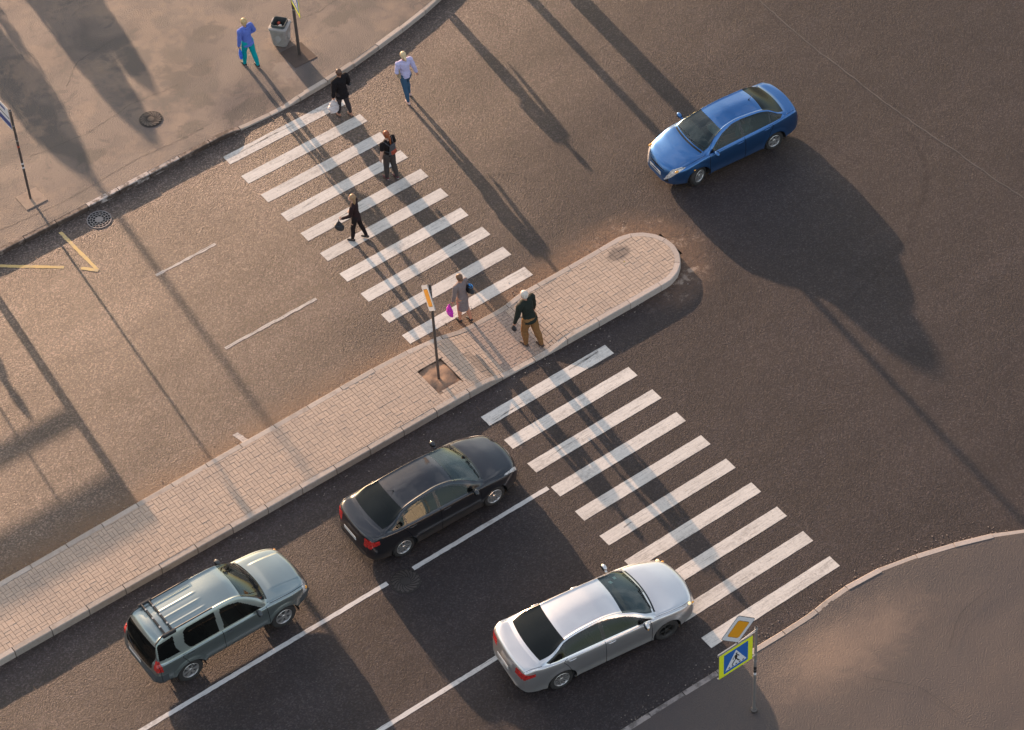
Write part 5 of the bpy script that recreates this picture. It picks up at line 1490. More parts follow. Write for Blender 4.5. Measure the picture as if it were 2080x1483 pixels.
root, made, surf, seam, sz, S = build_sedan('black_sedan', P_['black'], 4.36, 0.895, 1.48, 1.37, -1.315, 1.08, 0.27, -0.98, -1.72, 1.09, 1.01, 0.84, 0.32, 0.215,
    ('alloy',10,0.016,0.024), 'black four-door saloon waiting beside the brick island', win, doors, extra, 'seat', belt=(0.93,0.98,1.03), bow=(0.18,0.13))
S['wsx'] = 1.05
finish_car(root, made, surf, seam, sz, S, (0.95,-0.205,-1.12), (1.05,1.92), (-1.74,-2.13), 0.78, 1.03, P_['black'], ant=-0.90)
plate_obj(root, -2.30, 0.80); 
seam('chrome_strip', [(-2.16,3.9),(-2.16,4.4)], 0.01, MAT['chrome'], made['body'], -1)
CAR['black'] = root; CAR['black_S'] = S

# silver sedan
win = [('frame', [(1.15,0.95),(0.85,1.11),(0.45,1.30),(0.0,1.41),(-0.5,1.445),(-1.05,1.39),(-1.45,1.22),(-1.72,1.10),(-1.62,1.045),(-0.3,0.98)]),
       ('w1', [(0.92,0.98),(0.62,1.18),(0.30,1.32),(0.0,1.38),(-0.14,1.395),(-0.14,1.0)]),
       ('w2', [(-0.23,1.005),(-0.23,1.40),(-0.6,1.40),(-1.02,1.35),(-1.20,1.28),(-1.20,1.045)]),
       ('w3', [(-1.24,1.05),(-1.24,1.255),(-1.42,1.17),(-1.58,1.07)])]
doors = [('d1', [(1.02,0.30),(1.04,1.0),(-0.19,1.07),(-0.19,0.30)]), ('d2', [(-0.20,0.30),(-0.20,1.07),(-1.18,1.12),(-1.26,0.90),(-1.04,0.62),(-0.98,0.30)])]
extra = [roof_cls(-1.02,0.33),
    ('hood', lambda x,y,z,s,u,c: (s > 5.25) & (u > 1.14) & (u < 2.10)),
    ('boot', lambda x,y,z,s,u,c: (s > 5.3) & (u < -1.80) & (u > -2.28)),
    ('hl', hl_poly([(2.32,3.2),(2.27,4.7),(2.15,5.22),(1.86,5.22),(1.80,4.85),(1.98,4.3),(2.18,3.2)])),
    ('grille', lambda x,y,z,s,u,c: (np.abs(y) < 0.45) & (z > 0.66) & (z < 0.75) & (u > 2.24)),
    ('intake', lambda x,y,z,s,u,c: (np.abs(y) < 0.50) & (z > 0.30) & (z < 0.46) & (x > 2.1) & (s > 0.8) & (s < 3)),
    ('tl', lambda x,y,z,s,u,c: (u < -2.03) & (z > 0.80) & (z < 0.985) & (np.abs(y) > 0.45) & (s > 3.0)),
    ]
root, made, surf, seam, sz, S = build_sedan('silver_sedan', P_['silver'], 4.64, 0.938, 1.50, 1.47, -1.38, 1.17, 0.33, -1.02, -1.80, 1.12, 1.03, 0.85, 0.33, 0.215,
    (lambda a: ('steel',5,0.01,0.02) if a == 0 else ('alloy',10,0.016,0.026)), 'silver four-door saloon nosing onto the lower crossing, dark front wheel and lit headlight', win, doors, extra, 'seat', belt=(0.95,0.99,1.04), bow=(0.20,0.14))
S['wsx'] = 1.14
finish_car(root, made, surf, seam, sz, S, (1.03,-0.195,-1.18), (1.14,2.1), (-1.8,-2.26), 0.86, 1.05, P_['silver'])
for sd in (1,-1):
    seam('chrome_strip', [(-1.6,5.06),(-0.3,5.06),(1.0,5.06)], 0.014, MAT['chrome'], made['body'], sd)
    p, n_ = surf(2.10, 4.5, 0.004, sd); mb = MB(); mb.ell((0,0,0),(0.05,0.05,0.03)); o = mb.build('lit_lamp', MAT['lit_lamp'], made[('hl',sd)], True); o.location = p
    mb = MB(); mb.ell((0.84,sd*1.10,1.03),(0.02,0.03,0.015)); mb.build('mirror_repeater', MAT['amber_lamp'], root, True)
    p, n_ = surf(2.19, 4.0, 0.006, sd); mb = MB(); mb.ell((0,0,0),(0.05,0.03,0.02)); o = mb.build('indicator', MAT['amber_lamp'], made[('hl',sd)], True); o.location = p
plate_obj(root, -2.45, 0.80)
for (xx, yy, w) in ((0.62,-0.40,0.09),(0.80,-0.52,0.08)):
    p, n_ = surf(xx, 8-1.7*abs(yy)/0.73, -0.012, 1); mb = MB(); mb.box(-w/2,w/2,-w/2,w/2,-0.001,0.001); o = mb.build('windscreen_sticker', MAT['paper'], made[('ws',0)]); o.location = (p.x, -yy if False else abs(yy), p.z)
    o.rotation_euler = n_.to_track_quat('Z','Y').to_euler()
CAR['silver'] = root; CAR['silver_S'] = S

# grey SUV
HL = 4.40/2; Wm = 0.89
S = dict(name='grey_suv', L=4.28, Wmax=Wm, Ra=0.42, Rt=0.355, Rr=0.225, tw=0.235, rim=('alloy',6,0.030,0.050), axles=(1.33,-1.29), flare=0.030, tumble=0.30, rail=0.90, steer=0.0)
HL = 2.14
S['W'] = [(-HL,Wm-0.16),(-HL+0.08,Wm-0.07),(-HL+0.3,Wm-0.02),(-1.0,Wm),(1.0,Wm),(HL-0.6,Wm-0.01),(HL-0.3,Wm-0.06),(HL-0.12,Wm-0.14),(HL,Wm-0.30)]
S['H'] = [(-HL,0.66),(-HL+0.03,0.72),(-HL+0.08,1.02),(-HL+0.14,1.10),(-1.8,1.12),(-0.3,1.10),(0.75,1.08),(0.98,1.14),(1.3,1.115),(HL-0.35,1.02),(HL-0.16,0.96),(HL-0.07,0.80),(HL,0.62)]
S['B'] = [(-HL,0.60),(-HL+0.08,0.99),(-HL+0.2,1.06),(-0.3,1.07),(0.8,1.05),(1.2,1.02),(HL-0.4,0.95),(HL-0.15,0.87),(HL,0.52)]
S['R'] = [(-HL,0.5),(-HL+0.07,1.03),(-HL+0.12,1.14),(-HL+0.24,1.50),(-HL+0.33,1.64),(-HL+0.45,1.695),(-1.2,1.72),(-0.2,1.72),(0.18,1.69),(0.30,1.655),(0.40,1.60),(0.95,1.165),(1.05,1.08),(HL,0.3)]
S['Z0'] = [(-HL,0.44),(-HL+0.12,0.40),(-1.8,0.42),(-1.0,0.42),(1.0,0.42),(1.8,0.42),(HL,0.44)]; S['ub'] = 0.41
S['bow'] = [(-HL-0.3,-0.09),(-1.7,-0.07),(-0.3,0.0),(0.4,0.08),(1.0,0.14),(HL-0.6,0.13),(HL+0.2,0.14)]
win = [('frame0', [(0,0),(0,0),(0,0)]),
       ('w1', [(0.80,1.09),(0.48,1.38),(0.30,1.53),(0.05,1.60),(-0.20,1.615),(-0.23,1.105)]),
       ('w2', [(-0.37,1.11),(-0.34,1.62),(-0.7,1.625),(-1.10,1.615),(-1.20,1.58),(-1.26,1.30),(-1.18,1.14),(-1.1,1.11)]),
       ('w3', [(-1.42,1.14),(-1.50,1.30),(-1.47,1.60),(-1.91,1.55),(-1.98,1.15)])]
doors = [('d1', [(0.90,0.34),(0.93,1.10),(-0.30,1.16),(-0.30,0.34)]), ('d2', [(-0.31,0.34),(-0.31,1.16),(-1.33,1.16),(-1.33,1.0),(-0.98,0.72),(-0.92,0.34)])]
extra = [('roof', lambda x,y,z,s,u,c: (s > 6.05) & (u > -1.88) & (u < 0.34) & (c > 0.3)),
    ('hood', lambda x,y,z,s,u,c: (s > 5.2) & (u > 1.0) & (u < 2.02)),
    ('hl', lambda x,y,z,s,u,c: (u > 1.93) & (z > 0.70) & (z < 0.93) & (np.abs(y) > 0.50) & (s > 2.8)),
    ('grille', lambda x,y,z,s,u,c: (np.abs(y) < 0.45) & (z > 0.70) & (z < 0.92) & (u > 2.05)),
    ('fb', lambda x,y,z,s,u,c: (u > 1.80) & (z < 0.70)),
    ('rb', lambda x,y,z,s,u,c: (u < -1.86) & (z < 0.74)),
    ('lc', lambda x,y,z,s,u,c: (s < 1.7) & (u > -1.86) & (u < 1.80)),
    ('tl', lambda x,y,z,s,u,c: (u < -1.96) & (z > 0.86) & (z < 1.16) & (np.abs(y) > 0.66) & (s > 2.8) & (s < 6.1)),
    ]
cls, pin = common_classes(win, (0.39, 0.93), (-2.10, -1.89), extra, doors=doors)
S['classes'] = cls
MAT['suv_clad'] = simple_mat('dark_grey_cladding', (0.055,0.060,0.063), 0.5, noise_amt=0.12)
S['parts'] = [('roof','roof','paint','body',0),('hood','bonnet','paint','body',0),('ws','windscreen','ws_glass','body',0),('rw','tailgate_window','privacy_glass','body',0),
     ('d1','front_door','paint','',1),('d1','front_door','paint','',-1),('d2','rear_door','paint','',1),('d2','rear_door','paint','',-1),
     ('w1','front_window','side_glass',('d1',1),1),('w1','front_window','side_glass',('d1',-1),-1),
     ('w2','rear_side_window','privacy_glass',('d2',1),1),('w2','rear_side_window','privacy_glass',('d2',-1),-1),
     ('w3','quarter_window','privacy_glass','body',1),('w3','quarter_window','privacy_glass','body',-1),
     ('hl','headlight','clear_lamp','body',1),('hl','headlight','clear_lamp','body',-1),('tl','tail_light','red_lamp','body',1),('tl','tail_light','red_lamp','body',-1),
     ('grille','grille','trim','body',0),('fb','front_bumper','suv_clad','',0),('rb','rear_bumper','suv_clad','',0),('lc','side_cladding','suv_clad','',1),('lc','side_cladding','suv_clad','',-1)]
def suv_detail(P, sv, xs):
    # bonnet creases and roof ribs
    for i, x in enumerate(xs):
        if 1.05 < x < 2.02:
            for j, s in enumerate(sv):
                if s > 5.9:
                    y = P[i,j,1]; P[i,j,2] += 0.022*sstep(0.50-y, 0, 0.05)*sstep(x,1.05,1.25)*(1-sstep(x,1.9,2.03))
        if -1.45 < x < -0.35:
            t = sstep(x,-1.45,-1.35)*(1-sstep(x,-0.5,-0.35))
            for j, s in enumerate(sv):
                if s > 6.5:
                    y = P[i,j,1]
                    for yc_ in (0.12, 0.36):
                        P[i,j,2] += 0.013*t*math.exp(-((y-yc_)/0.022)**2)
S['detail'] = suv_detail
S['int'] = (0.92, -1.9, Wm-0.12, 0.42, 0.68)
S['endmat'] = MAT['suv_clad']
root, made, surf, seam, sz = make_car(S, P_['suv'])
interior(root, S, 'seat')
tag(root, 'grey-green sport utility vehicle with roof rack, last in the lane by the island', 'car', 'cars on the junction')
S['wsx'] = 0.92
finish_car(root, made, surf, seam, sz, S, (0.91,-0.305,-1.30), (1.0,2.0), None, 0.66, 1.15, MAT['suv_clad'])
roofo = made[('roof',0)]
for sd in (1,-1):
    pts = [surf(x, 6.38, 0.022, sd)[0] for x in np.linspace(-1.86,0.02-0.35,9)]
    mb = MB(); mb.tube(pts, 0.019, 6); mb.build('roof_rail', MAT['plastic'], roofo, auto=60)
for xx in (-1.62,-1.42):
    pts = []
    for k in range(9):
        y = -0.56+1.12*k/8; z = 1.765 - 0.03*(abs(y)/0.56)**3
        pts.append((xx, y, z))
    mb = MB(); mb.tube(pts, 0.026, 8); mb.build('rack_bar', MAT['plastic'], roofo, auto=60)
    for y in (-0.32,0.0,0.32):
        mb = MB(); mb.tube([(xx,y-0.025,1.765),(xx,y+0.025,1.765)], 0.028, 8); mb.build('bar_clip', MAT['galv'], roofo)
for sd in (1,-1):
    mb = MB(); mb.bbox(-1.70,-1.34,sd*0.56-0.035,sd*0.56+0.035,1.66,1.765,0.02); mb.build('rack_foot', MAT['plastic'], roofo)
seam('tailgate_gap', [(-2.02,1.8),(-2.02,5.0)], 0.012, MAT['trim'], made['body'], 1); seam('tailgate_gap', [(-2.02,1.8),(-2.02,5.0)], 0.012, MAT['trim'], made['body'], -1)
mb = MB(); mb.tube([(-2.26,-0.05,1.14),(-2.22,0.18,1.22),(-2.17,0.40,1.27)], 0.010, 5); mb.build('rear_wiper', MAT['trim'], root)
plate_obj(root, -2.245, 0.90)
mb = MB(); mb.box(-2.26,-2.23,-0.30,0.30,0.98,1.01); mb.build('tailgate_handle', MAT['suv_clad'], root)
for sd in (1,-1):
    mb = MB(); mb.ell((2.07,sd*0.70,0.80),(0.05,0.05,0.045)); mb.build('indicator', MAT['amber_lamp'], root, True)
    # strips over the headlamp (bonnet highlight crease)
    seam('bonnet_line', [(1.03,5.2),(2.0,5.2)], 0.01, MAT['trim'], made['body'], sd)
CAR['suv'] = root; CAR['suv_S'] = S

# place the cars: ground points of the two wheels on the side facing the camera
def place_car(key, front, rear, near):
    """front/rear: where the near wheels meet the road; near: +1 if the car's left side faces them"""
    root, S = CAR[key], CAR[key+'_S']
    d = Vector((front[0]-rear[0], front[1]-rear[1])).normalized(); lf = Vector((-d.y, d.x))
    yw = S['Wmax']-0.06
    mid = Vector(((front[0]+rear[0])/2, (front[1]+rear[1])/2)) - lf*(near*yw)
    ax = (S['axles'][0]+S['axles'][1])/2
    c = mid - d*ax
    root.location = (c.x, c.y, 0.0); root.rotation_euler = (0,0,atan2(d.y,d.x))
place_car('blue', (9.61,-9.20), (12.12,-9.42), 1)
place_car('black', (-1.45,-14.90), (-4.13,-14.82), -1)
place_car('suv', (-7.62,-14.80), (-10.27,-14.76), -1)
place_car('silver', (-0.68,-20.79), (-3.51,-20.40), -1)
# ================================================================== PEOPLE
def remesh(mb, name, mat, parent, voxel=0.008, smooth=3, folds=0.0, cut=None, seed=1, decim=None):
    me = bpy.data.meshes.new('tmp'); me.from_pydata(mb.v, [], mb.f); me.update()
    o = bpy.data.objects.new('tmp', me); COL.objects.link(o)
    r = o.modifiers.new('r','REMESH'); r.mode = 'VOXEL'; r.voxel_size = voxel; r.adaptivity = 0.0
    if smooth:
        s = o.modifiers.new('s','SMOOTH'); s.factor = 0.5; s.iterations = smooth
    dg = bpy.context.evaluated_depsgraph_get(); ev = o.evaluated_get(dg)
    m2 = bpy.data.meshes.new_from_object(ev, depsgraph=dg); m2.name = name
    bpy.data.objects.remove(o); bpy.data.meshes.remove(me)
    n = len(m2.vertices); co = np.empty(n*3); m2.vertices.foreach_get('co', co); co = co.reshape(-1,3)
    if folds > 0:
        nr = np.empty(n*3); m2.vertices.foreach_get('normal', nr); nr = nr.reshape(-1,3)
        q = np.random.default_rng(seed); d = np.zeros(n)
        for k in range(9):
            w = q.normal(0, 1, 3)*np.array([9,9,16])*(1+0.25*k); d += np.sin(co@w+q.uniform(0,6))/(1+0.35*k)
        co = co + nr*(d*folds/2.2)[:,None]
        m2.vertices.foreach_set('co', co.ravel())
    m2.materials.clear(); m2.materials.append(mat)
    m2.polygons.foreach_set('use_smooth', np.ones(len(m2.polygons), dtype=bool)); m2.update()
    ob = bpy.data.objects.new(name, m2)
    return link(ob, parent)
def V3(*a): return Vector(a)
def joints(p):
    J = {}
    lean = radians(p.get('lean',4)); tw = radians(p.get('twist',0))
    pel = V3(0,0,0.95)
    up = V3(0, sin(lean), cos(lean)); J['pel'] = pel; J['up'] = up
    J['waist'] = pel+up*0.16; J['chest'] = pel+up*0.36; J['neck'] = pel+up*0.53
    J['head'] = J['neck'] + V3(0, 0.025+0.02*p.get('nod',0), 0.145) + V3(p.get('tilt',0),0,0)
    sw = p.get('build',1.0)
    for k, sx in (('L',-1),('R',1)):
        a, b = [radians(t) for t in p['leg'+k]]
        hip = pel+V3(sx*0.085, 0, -0.03); J['hip'+k] = hip
        spread = p.get('spread',0.01)
        kn = hip + V3(sx*spread, sin(a)*0.43, -cos(a)*0.43); an = kn + V3(sx*spread, sin(a-b)*0.41, -cos(a-b)*0.41)
        J['knee'+k] = kn; J['ank'+k] = an; J['toeang'+k] = p.get('toe'+k, 0)
        sh = J['neck'] + up*-0.075 + V3(sx*0.175*sw, 0.0, 0); sh.y += sx*sin(tw)*0.12; J['sh'+k] = sh
        f, o, bend, inn = [radians(t) for t in p['arm'+k]]
        d = V3(sx*sin(o), sin(f)*cos(o), -cos(f)*cos(o)); el = sh + d*0.28; J['el'+k] = el
        # forearm: bend forward and turn inwards
        f2 = f+bend
        d2 = V3(sx*sin(o-inn), sin(f2)*cos(o-inn), -cos(f2)*cos(o-inn)); wr = el + d2*0.245; J['wr'+k] = wr; J['fd'+k] = d2
    lo = min(J['ankL'].z - (0.0 if p.get('toeL',0)==0 else 0.03), J['ankR'].z - (0.0 if p.get('toeR',0)==0 else 0.03)); dz = 0.085-lo
    for k, v in J.items():
        if isinstance(v, Vector) and k not in ('up','fdL','fdR'): v.z += dz
    return J
def hand(mb, wr, d, sx, grip):
    d = d.normalized(); side = Vector((0,1,0)); side = (side-d*side.dot(d)).normalized(); pn = d.cross(side)*(-sx)   # palm faces the body
    inw = Vector((-sx,0,0)); inw = (inw-d*inw.dot(d)).normalized()
    pc = wr+d*0.045
    for t in (-0.024,-0.008,0.008,0.024):
        mb.cap(wr+side*t*0.6, 0.017, wr+d*0.085+side*t, 0.0135, 8)
    for i, t in enumerate((-0.030,-0.010,0.010,0.028)):
        L = (0.030,0.037,0.040,0.034)[i]
        a = wr+d*0.085+side*t; c1 = 0.35 if not grip else 1.2; c2 = 0.8 if not grip else 2.3
        b = a+(d*cos(c1)+inw*sin(c1))*L; c = b+(d*cos(c2)+inw*sin(c2))*L*0.85
        mb.cap(a,0.0105,b,0.0095,8); mb.cap(b,0.0095,c,0.008,8)
    a = wr+d*0.025+side*0.026; b = a+(d*0.6+side*0.55+inw*0.5).normalized()*0.042; c = b+(d*0.8+inw*0.55).normalized()*0.03
    mb.cap(a,0.0135,b,0.0115,8); mb.cap(b,0.0115,c,0.0095,8)
def torso(mb, J, p, g=0.0, lo=-0.06, hi=1.0):
    sw = p.get('build',1.0); up = J['up']
    secs = [(-0.10,0.125,0.105),(0.0,0.135,0.110),(0.08,0.118,0.098),(0.17,0.105,0.088),(0.27,0.120,0.098),(0.36,0.135,0.105),(0.43,0.130,0.092),(0.475,0.10,0.075)]
    for (a, b) in zip(secs[:-1], secs[1:]):
        for t in (0,0.5):
            h = a[0]+(b[0]-a[0])*t; rx = (a[1]+(b[1]-a[1])*t)*sw+g; ry = (a[2]+(b[2]-a[2])*t)*sw+g
            if h < lo: continue
            mb.ell(J['pel']+up*h, (rx, ry, 0.06), 18, 9)
    for k, sx in (('L',-1),('R',1)):
        mb.cap(J['neck']-up*0.055+V3(sx*0.05,0,0), 0.052+g, J['sh'+k], 0.050+g, 12)
def make_person(name, p, loc, rz, label, cat='person', H=1.7):
    J = joints(p); s = H/1.72
    root = empty(name, loc, rz); root.scale = (s,s,s); tag(root, label, cat)
    sk = p['skin']; sw = p.get('build',1.0)
    mb = MB(); torso(mb, J, p)
    hd = J['head']
    mb.cap(J['neck']-J['up']*0.05, 0.056, hd-V3(0,0.01,0.05), 0.050, 14)
    yaw = radians(p.get('look',0)); Mh = Matrix.Rotation(yaw,4,'Z')
    def hp(x,y,z): return hd + (Mh @ V3(x,y,z))
    mb.ell(hd+V3(0,0,0.02), (0.076,0.092,0.098), 20, 14, Mh); mb.ell(hp(0,0.018,-0.055),(0.056,0.066,0.058),16,10,Mh)
    mb.cap(hp(0,0.095,0.0),0.010,hp(0,0.108,-0.028),0.014,8); mb.cap(hp(0,0.08,-0.085),0.018,hp(0,0.07,-0.075),0.02,8)
    mb.cap(hp(-0.016,0.082,-0.052),0.009,hp(0.016,0.082,-0.052),0.009,8)
    for sx in (-1,1): mb.ell(hp(sx*0.076,-0.005,0.0),(0.010,0.018,0.030),8,6,Mh)
    for k, sx in (('L',-1),('R',1)):
        mb.cap(J['hip'+k],0.088*sw,J['knee'+k],0.056*sw,14); mb.cap(J['knee'+k],0.055*sw,J['knee'+k]+(J['ank'+k]-J['knee'+k])*0.35+V3(0,-0.012,0),0.054*sw,12); mb.cap(J['knee'+k]+(J['ank'+k]-J['knee'+k])*0.35+V3(0,-0.012,0),0.054*sw,J['ank'+k],0.036,12)
        ta = radians(J['toeang'+k]); fdv = V3(0,cos(ta),-sin(ta)*1.0)
        mb.cap(J['ank'+k]+V3(0,-0.035,-0.045),0.034,J['ank'+k]+fdv*0.12+V3(0,0,-0.055),0.026,10)
        mb.cap(J['sh'+k],0.050*sw,J['el'+k],0.038*sw,12); mb.cap(J['el'+k],0.038*sw,J['wr'+k],0.026,12)
        hand(mb, J['wr'+k], J['fd'+k], sx, p.get('grip'+k,False))
    body = remesh(mb, 'body', sk, root, 0.0075, 2)
    for sx in (-1,1):
        e = MB(); e.ell(hp(sx*0.03,0.084,0.012),(0.012,0.008,0.007),8,6); e.build('eye', MAT['eye'], body, True)
    # ---- clothes
    t = p['top']; g = t.get('g',0.016); up = J['up']
    mb = MB(); torso(mb, J, p, g, lo=t.get('lo',-0.07))
    if t.get('hem'):   # longer or flared hem
        mb.ell(J['pel']+up*(t['hem']),(0.150*sw+g,0.120*sw+g,0.05),18,9)
        mb.ell(J['pel']+up*(t['hem']+0.04),(0.150*sw+g,0.122*sw+g,0.05),18,9)
    for k, sx in (('L',-1),('R',1)):
        e = t.get('sleeve',1.0)
        sr = t.get('sr',0.018)
        a, b = J['sh'+k], J['el'+k]
        if e <= 0.5: mb.cap(a,0.052*sw+sr,a+(b-a)*(e*2),0.046*sw+sr,12)
        else:
            mb.cap(a,0.052*sw+sr,b,0.040*sw+sr,12); c = b+(J['wr'+k]-b)*((e-0.5)*2); mb.cap(b,0.040*sw+sr,c,0.030+sr,12)
    if t.get('hood'):
        for xx in (-0.07,-0.035,0,0.035,0.07): mb.ell(J['neck']+V3(xx,-0.085+abs(xx)*0.5,-0.06-0.0*xx),(0.045,0.035,0.062-abs(xx)*0.3),12,8)
        mb.cap(J['neck']+V3(-0.085,-0.02,-0.005),0.026,J['neck']+V3(-0.04,-0.085,-0.03),0.03,8); mb.cap(J['neck']+V3(0.085,-0.02,-0.005),0.026,J['neck']+V3(0.04,-0.085,-0.03),0.03,8)
    if t.get('collar'): 
        for q in range(10):
            an = 2*pi*q/10; mb.ell(J['neck']+V3(0.058*cos(an),0.055*sin(an),-0.012),(0.02,0.02,0.026),8,6)
    top = remesh(mb, t['name'], t['mat'], root, 0.009, 3, t.get('folds',0.006), seed=hash(name+str(label)) % 1000 if False else len(label))
    b_ = p['bottom']; mb = MB(); g2 = b_.get('g',0.012)
    if b_['kind'] == 'trousers':
        mb.ell(J['pel']+up*0.02,(0.138*sw+g2,0.112*sw+g2,0.08),18,10); mb.ell(J['pel']-up*0.05,(0.140*sw+g2,0.115*sw+g2,0.075),18,10)
        for k, sx in (('L',-1),('R',1)):
            mb.cap(J['hip'+k],0.092*sw+g2,J['knee'+k],0.058*sw+g2,14); e = b_.get('len',1.0)
            en = J['knee'+k]+(J['ank'+k]-J['knee'+k])*e
            mb.cap(J['knee'+k],0.058*sw+g2,en,b_.get('cuff',0.045)+g2*0.6,14)
            cf = J['knee'+k]+(J['ank'+k]-J['knee'+k])*0.35+V3(0,-0.012,0); mb.cap(J['knee'+k],0.058*sw+g2,cf,0.060*sw+g2,12); mb.cap(cf,0.060*sw+g2,en,b_.get('cuff',0.045)+g2*0.6,12)
    else:
        hem = b_.get('hem',0.50); mid = (J['kneeL']+J['kneeR'])/2
        for q in range(8):
            tt = q/7; c = J['pel']*(1-tt)+V3(mid.x,mid.y*0.6,J['pel'].z-(J['pel'].z-mid.z)*1.0)*tt
            mb.ell(c,(0.150*sw*(1-0.06*tt)+g2,0.120*sw+abs(J['kneeL'].y-J['kneeR'].y)*0.25*tt+g2,0.055),18,9)
    remesh(mb, b_['name'], b_['mat'], root, 0.009, 3, b_.get('folds',0.004), seed=len(label)+3)
    for k, sx in (('L',-1),('R',1)):
        mb = MB(); an = J['ank'+k]; ta = radians(J['toeang'+k]); fdv = V3(0,cos(ta),-sin(ta))
        mb.cap(an+V3(0,-0.04,-0.045),0.040,an+fdv*0.075+V3(0,0,-0.052),0.040,12); mb.cap(an+fdv*0.075+V3(0,0,-0.052),0.040,an+fdv*0.145+V3(0,0,-0.055),0.030,12)
        o = remesh(mb, 'shoe', p['shoe'], root, 0.008, 2)
        if 'sole' in p:
            mb = MB(); mb.cap(an+V3(0,-0.045,-0.070),0.030,an+fdv*0.14+V3(0,0,-0.074),0.026,10); mb.build('sole', p['sole'], o, True)
    # ---- hair
    h = p['hair']; mb = MB()
    mb.ell(hd+(Mh@V3(0,-0.016,0.035)),(0.088,0.098,0.098),20,14,Mh); mb.ell(hd+(Mh@V3(0,-0.035,-0.01)),(0.080,0.078,0.085),18,12,Mh)
    st = h['style']
    if st == 'short': mb.ell(hd+(Mh@V3(0,-0.03,-0.035)),(0.074,0.074,0.055),16,10,Mh)
    if st == 'bun': mb.ell(hd+(Mh@V3(0,-0.115,-0.02)),(0.042,0.036,0.042),14,9)
    if st == 'ponytail':
        a = hd+(Mh@V3(0,-0.10,0.02)); b = a+V3(0.0,-0.045,-0.09); c = b+V3(0.01,0.0,-h.get('len',0.17))
        mb.cap(a,0.028,b,0.036,12); mb.cap(b,0.036,c,0.018,12)
    if st == 'long':
        for xx in (-0.06,-0.03,0,0.03,0.06): mb.cap(hd+(Mh@V3(xx,-0.05,-0.02)),0.042,hd+(Mh@V3(xx*1.15,-0.075+abs(xx)*0.4,-0.17)),0.026,10)
    remesh(mb, 'hair', h['mat'], root, 0.007, 2, 0.003, seed=5)
    return root, J, s
def world_pt(root, v):
    """local person point -> world"""
    return Matrix.Translation(root.location) @ root.rotation_euler.to_matrix().to_4x4() @ Matrix.Diagonal((*root.scale,1)) @ v
for k, c in (('skin',(0.42,0.23,0.16)),('skin_warm',(0.50,0.235,0.15)),('skin_pale',(0.52,0.31,0.23))): MAT[k] = simple_mat(k, c, 0.55, noise_amt=0.06)
MAT['eye'] = simple_mat('eye', (0.05,0.04,0.035), 0.2)
def hair_mat(name, c):
    m, nt, b = new_mat(name); T = NT(nt); tcn = nt.nodes.new('ShaderNodeTexCoord')
    st = T.noise(T.scalev(tcn.outputs['Object'], 60, 60, 6), 1.0, 3, 0.6)
    T.lk(T.mulc(c, T.math('MULTIPLY_ADD', st, 1.3, 0.35)), b.inputs['Base Color']); b.inputs['Roughness'].default_value = 0.42
    T.lk(T.bump(st, 0.8, 0.006), b.inputs['Normal']); return m
HA = {k: hair_mat('hair_'+k, c) for k, c in dict(blonde=(0.52,0.36,0.17), pale=(0.62,0.46,0.26), brown=(0.10,0.045,0.026), red=(0.26,0.065,0.018), fair=(0.34,0.20,0.10), chestnut=(0.15,0.075,0.04), white=(0.62,0.55,0.48)).items()}
CL = {k: cloth(k+'_cloth', c) for k, c in dict(blue_violet=(0.115,0.17,0.52), teal=(0.0,0.30,0.33), black=(0.013,0.010,0.011), dark_grey=(0.045,0.036,0.038), lilac=(0.50,0.46,0.66), denim=(0.045,0.095,0.16), charcoal=(0.055,0.045,0.043), plum_black=(0.028,0.014,0.015), taupe=(0.215,0.17,0.165), dark_green=(0.020,0.024,0.019), tan=(0.235,0.115,0.045), trouser_black=(0.016,0.011,0.012)).items()}
SHOE = {k: simple_mat('shoe_'+k, c, 0.5, noise_amt=0.1) for k, c in dict(black=(0.015,0.012,0.012), white=(0.6,0.56,0.55), tan=(0.35,0.17,0.11), maroon=(0.10,0.02,0.025), pink=(0.62,0.42,0.38), brown=(0.06,0.03,0.02)).items()}
MAT['tan_leather'] = simple_mat('tan_leather', (0.34,0.24,0.15), 0.4, noise_amt=0.15)
MAT['black_leather'] = simple_mat('black_leather', (0.018,0.018,0.022), 0.38, noise_amt=0.2)
MAT['carrier'] = simple_mat('white_carrier_bag', (0.62,0.54,0.52), 0.4, noise_amt=0.25, noise_scale=12, bump=0.01)
MAT['magenta'] = simple_mat('magenta_bag', (0.55,0.02,0.42), 0.45, noise_amt=0.2, bump=0.006)
MAT['bag_blue'] = simple_mat('blue_print', (0.03,0.25,0.62), 0.5, noise_amt=0.2)
MAT['blue_bag'] = simple_mat('blue_thin_bag', (0.04,0.14,0.62), 0.45, noise_amt=0.25, bump=0.008)
MAT['rust_red'] = simple_mat('rust_red_canvas', (0.33,0.055,0.025), 0.7, noise_amt=0.15)
MAT['grey_canvas'] = simple_mat('grey_canvas', (0.06,0.055,0.06), 0.75, noise_amt=0.15)

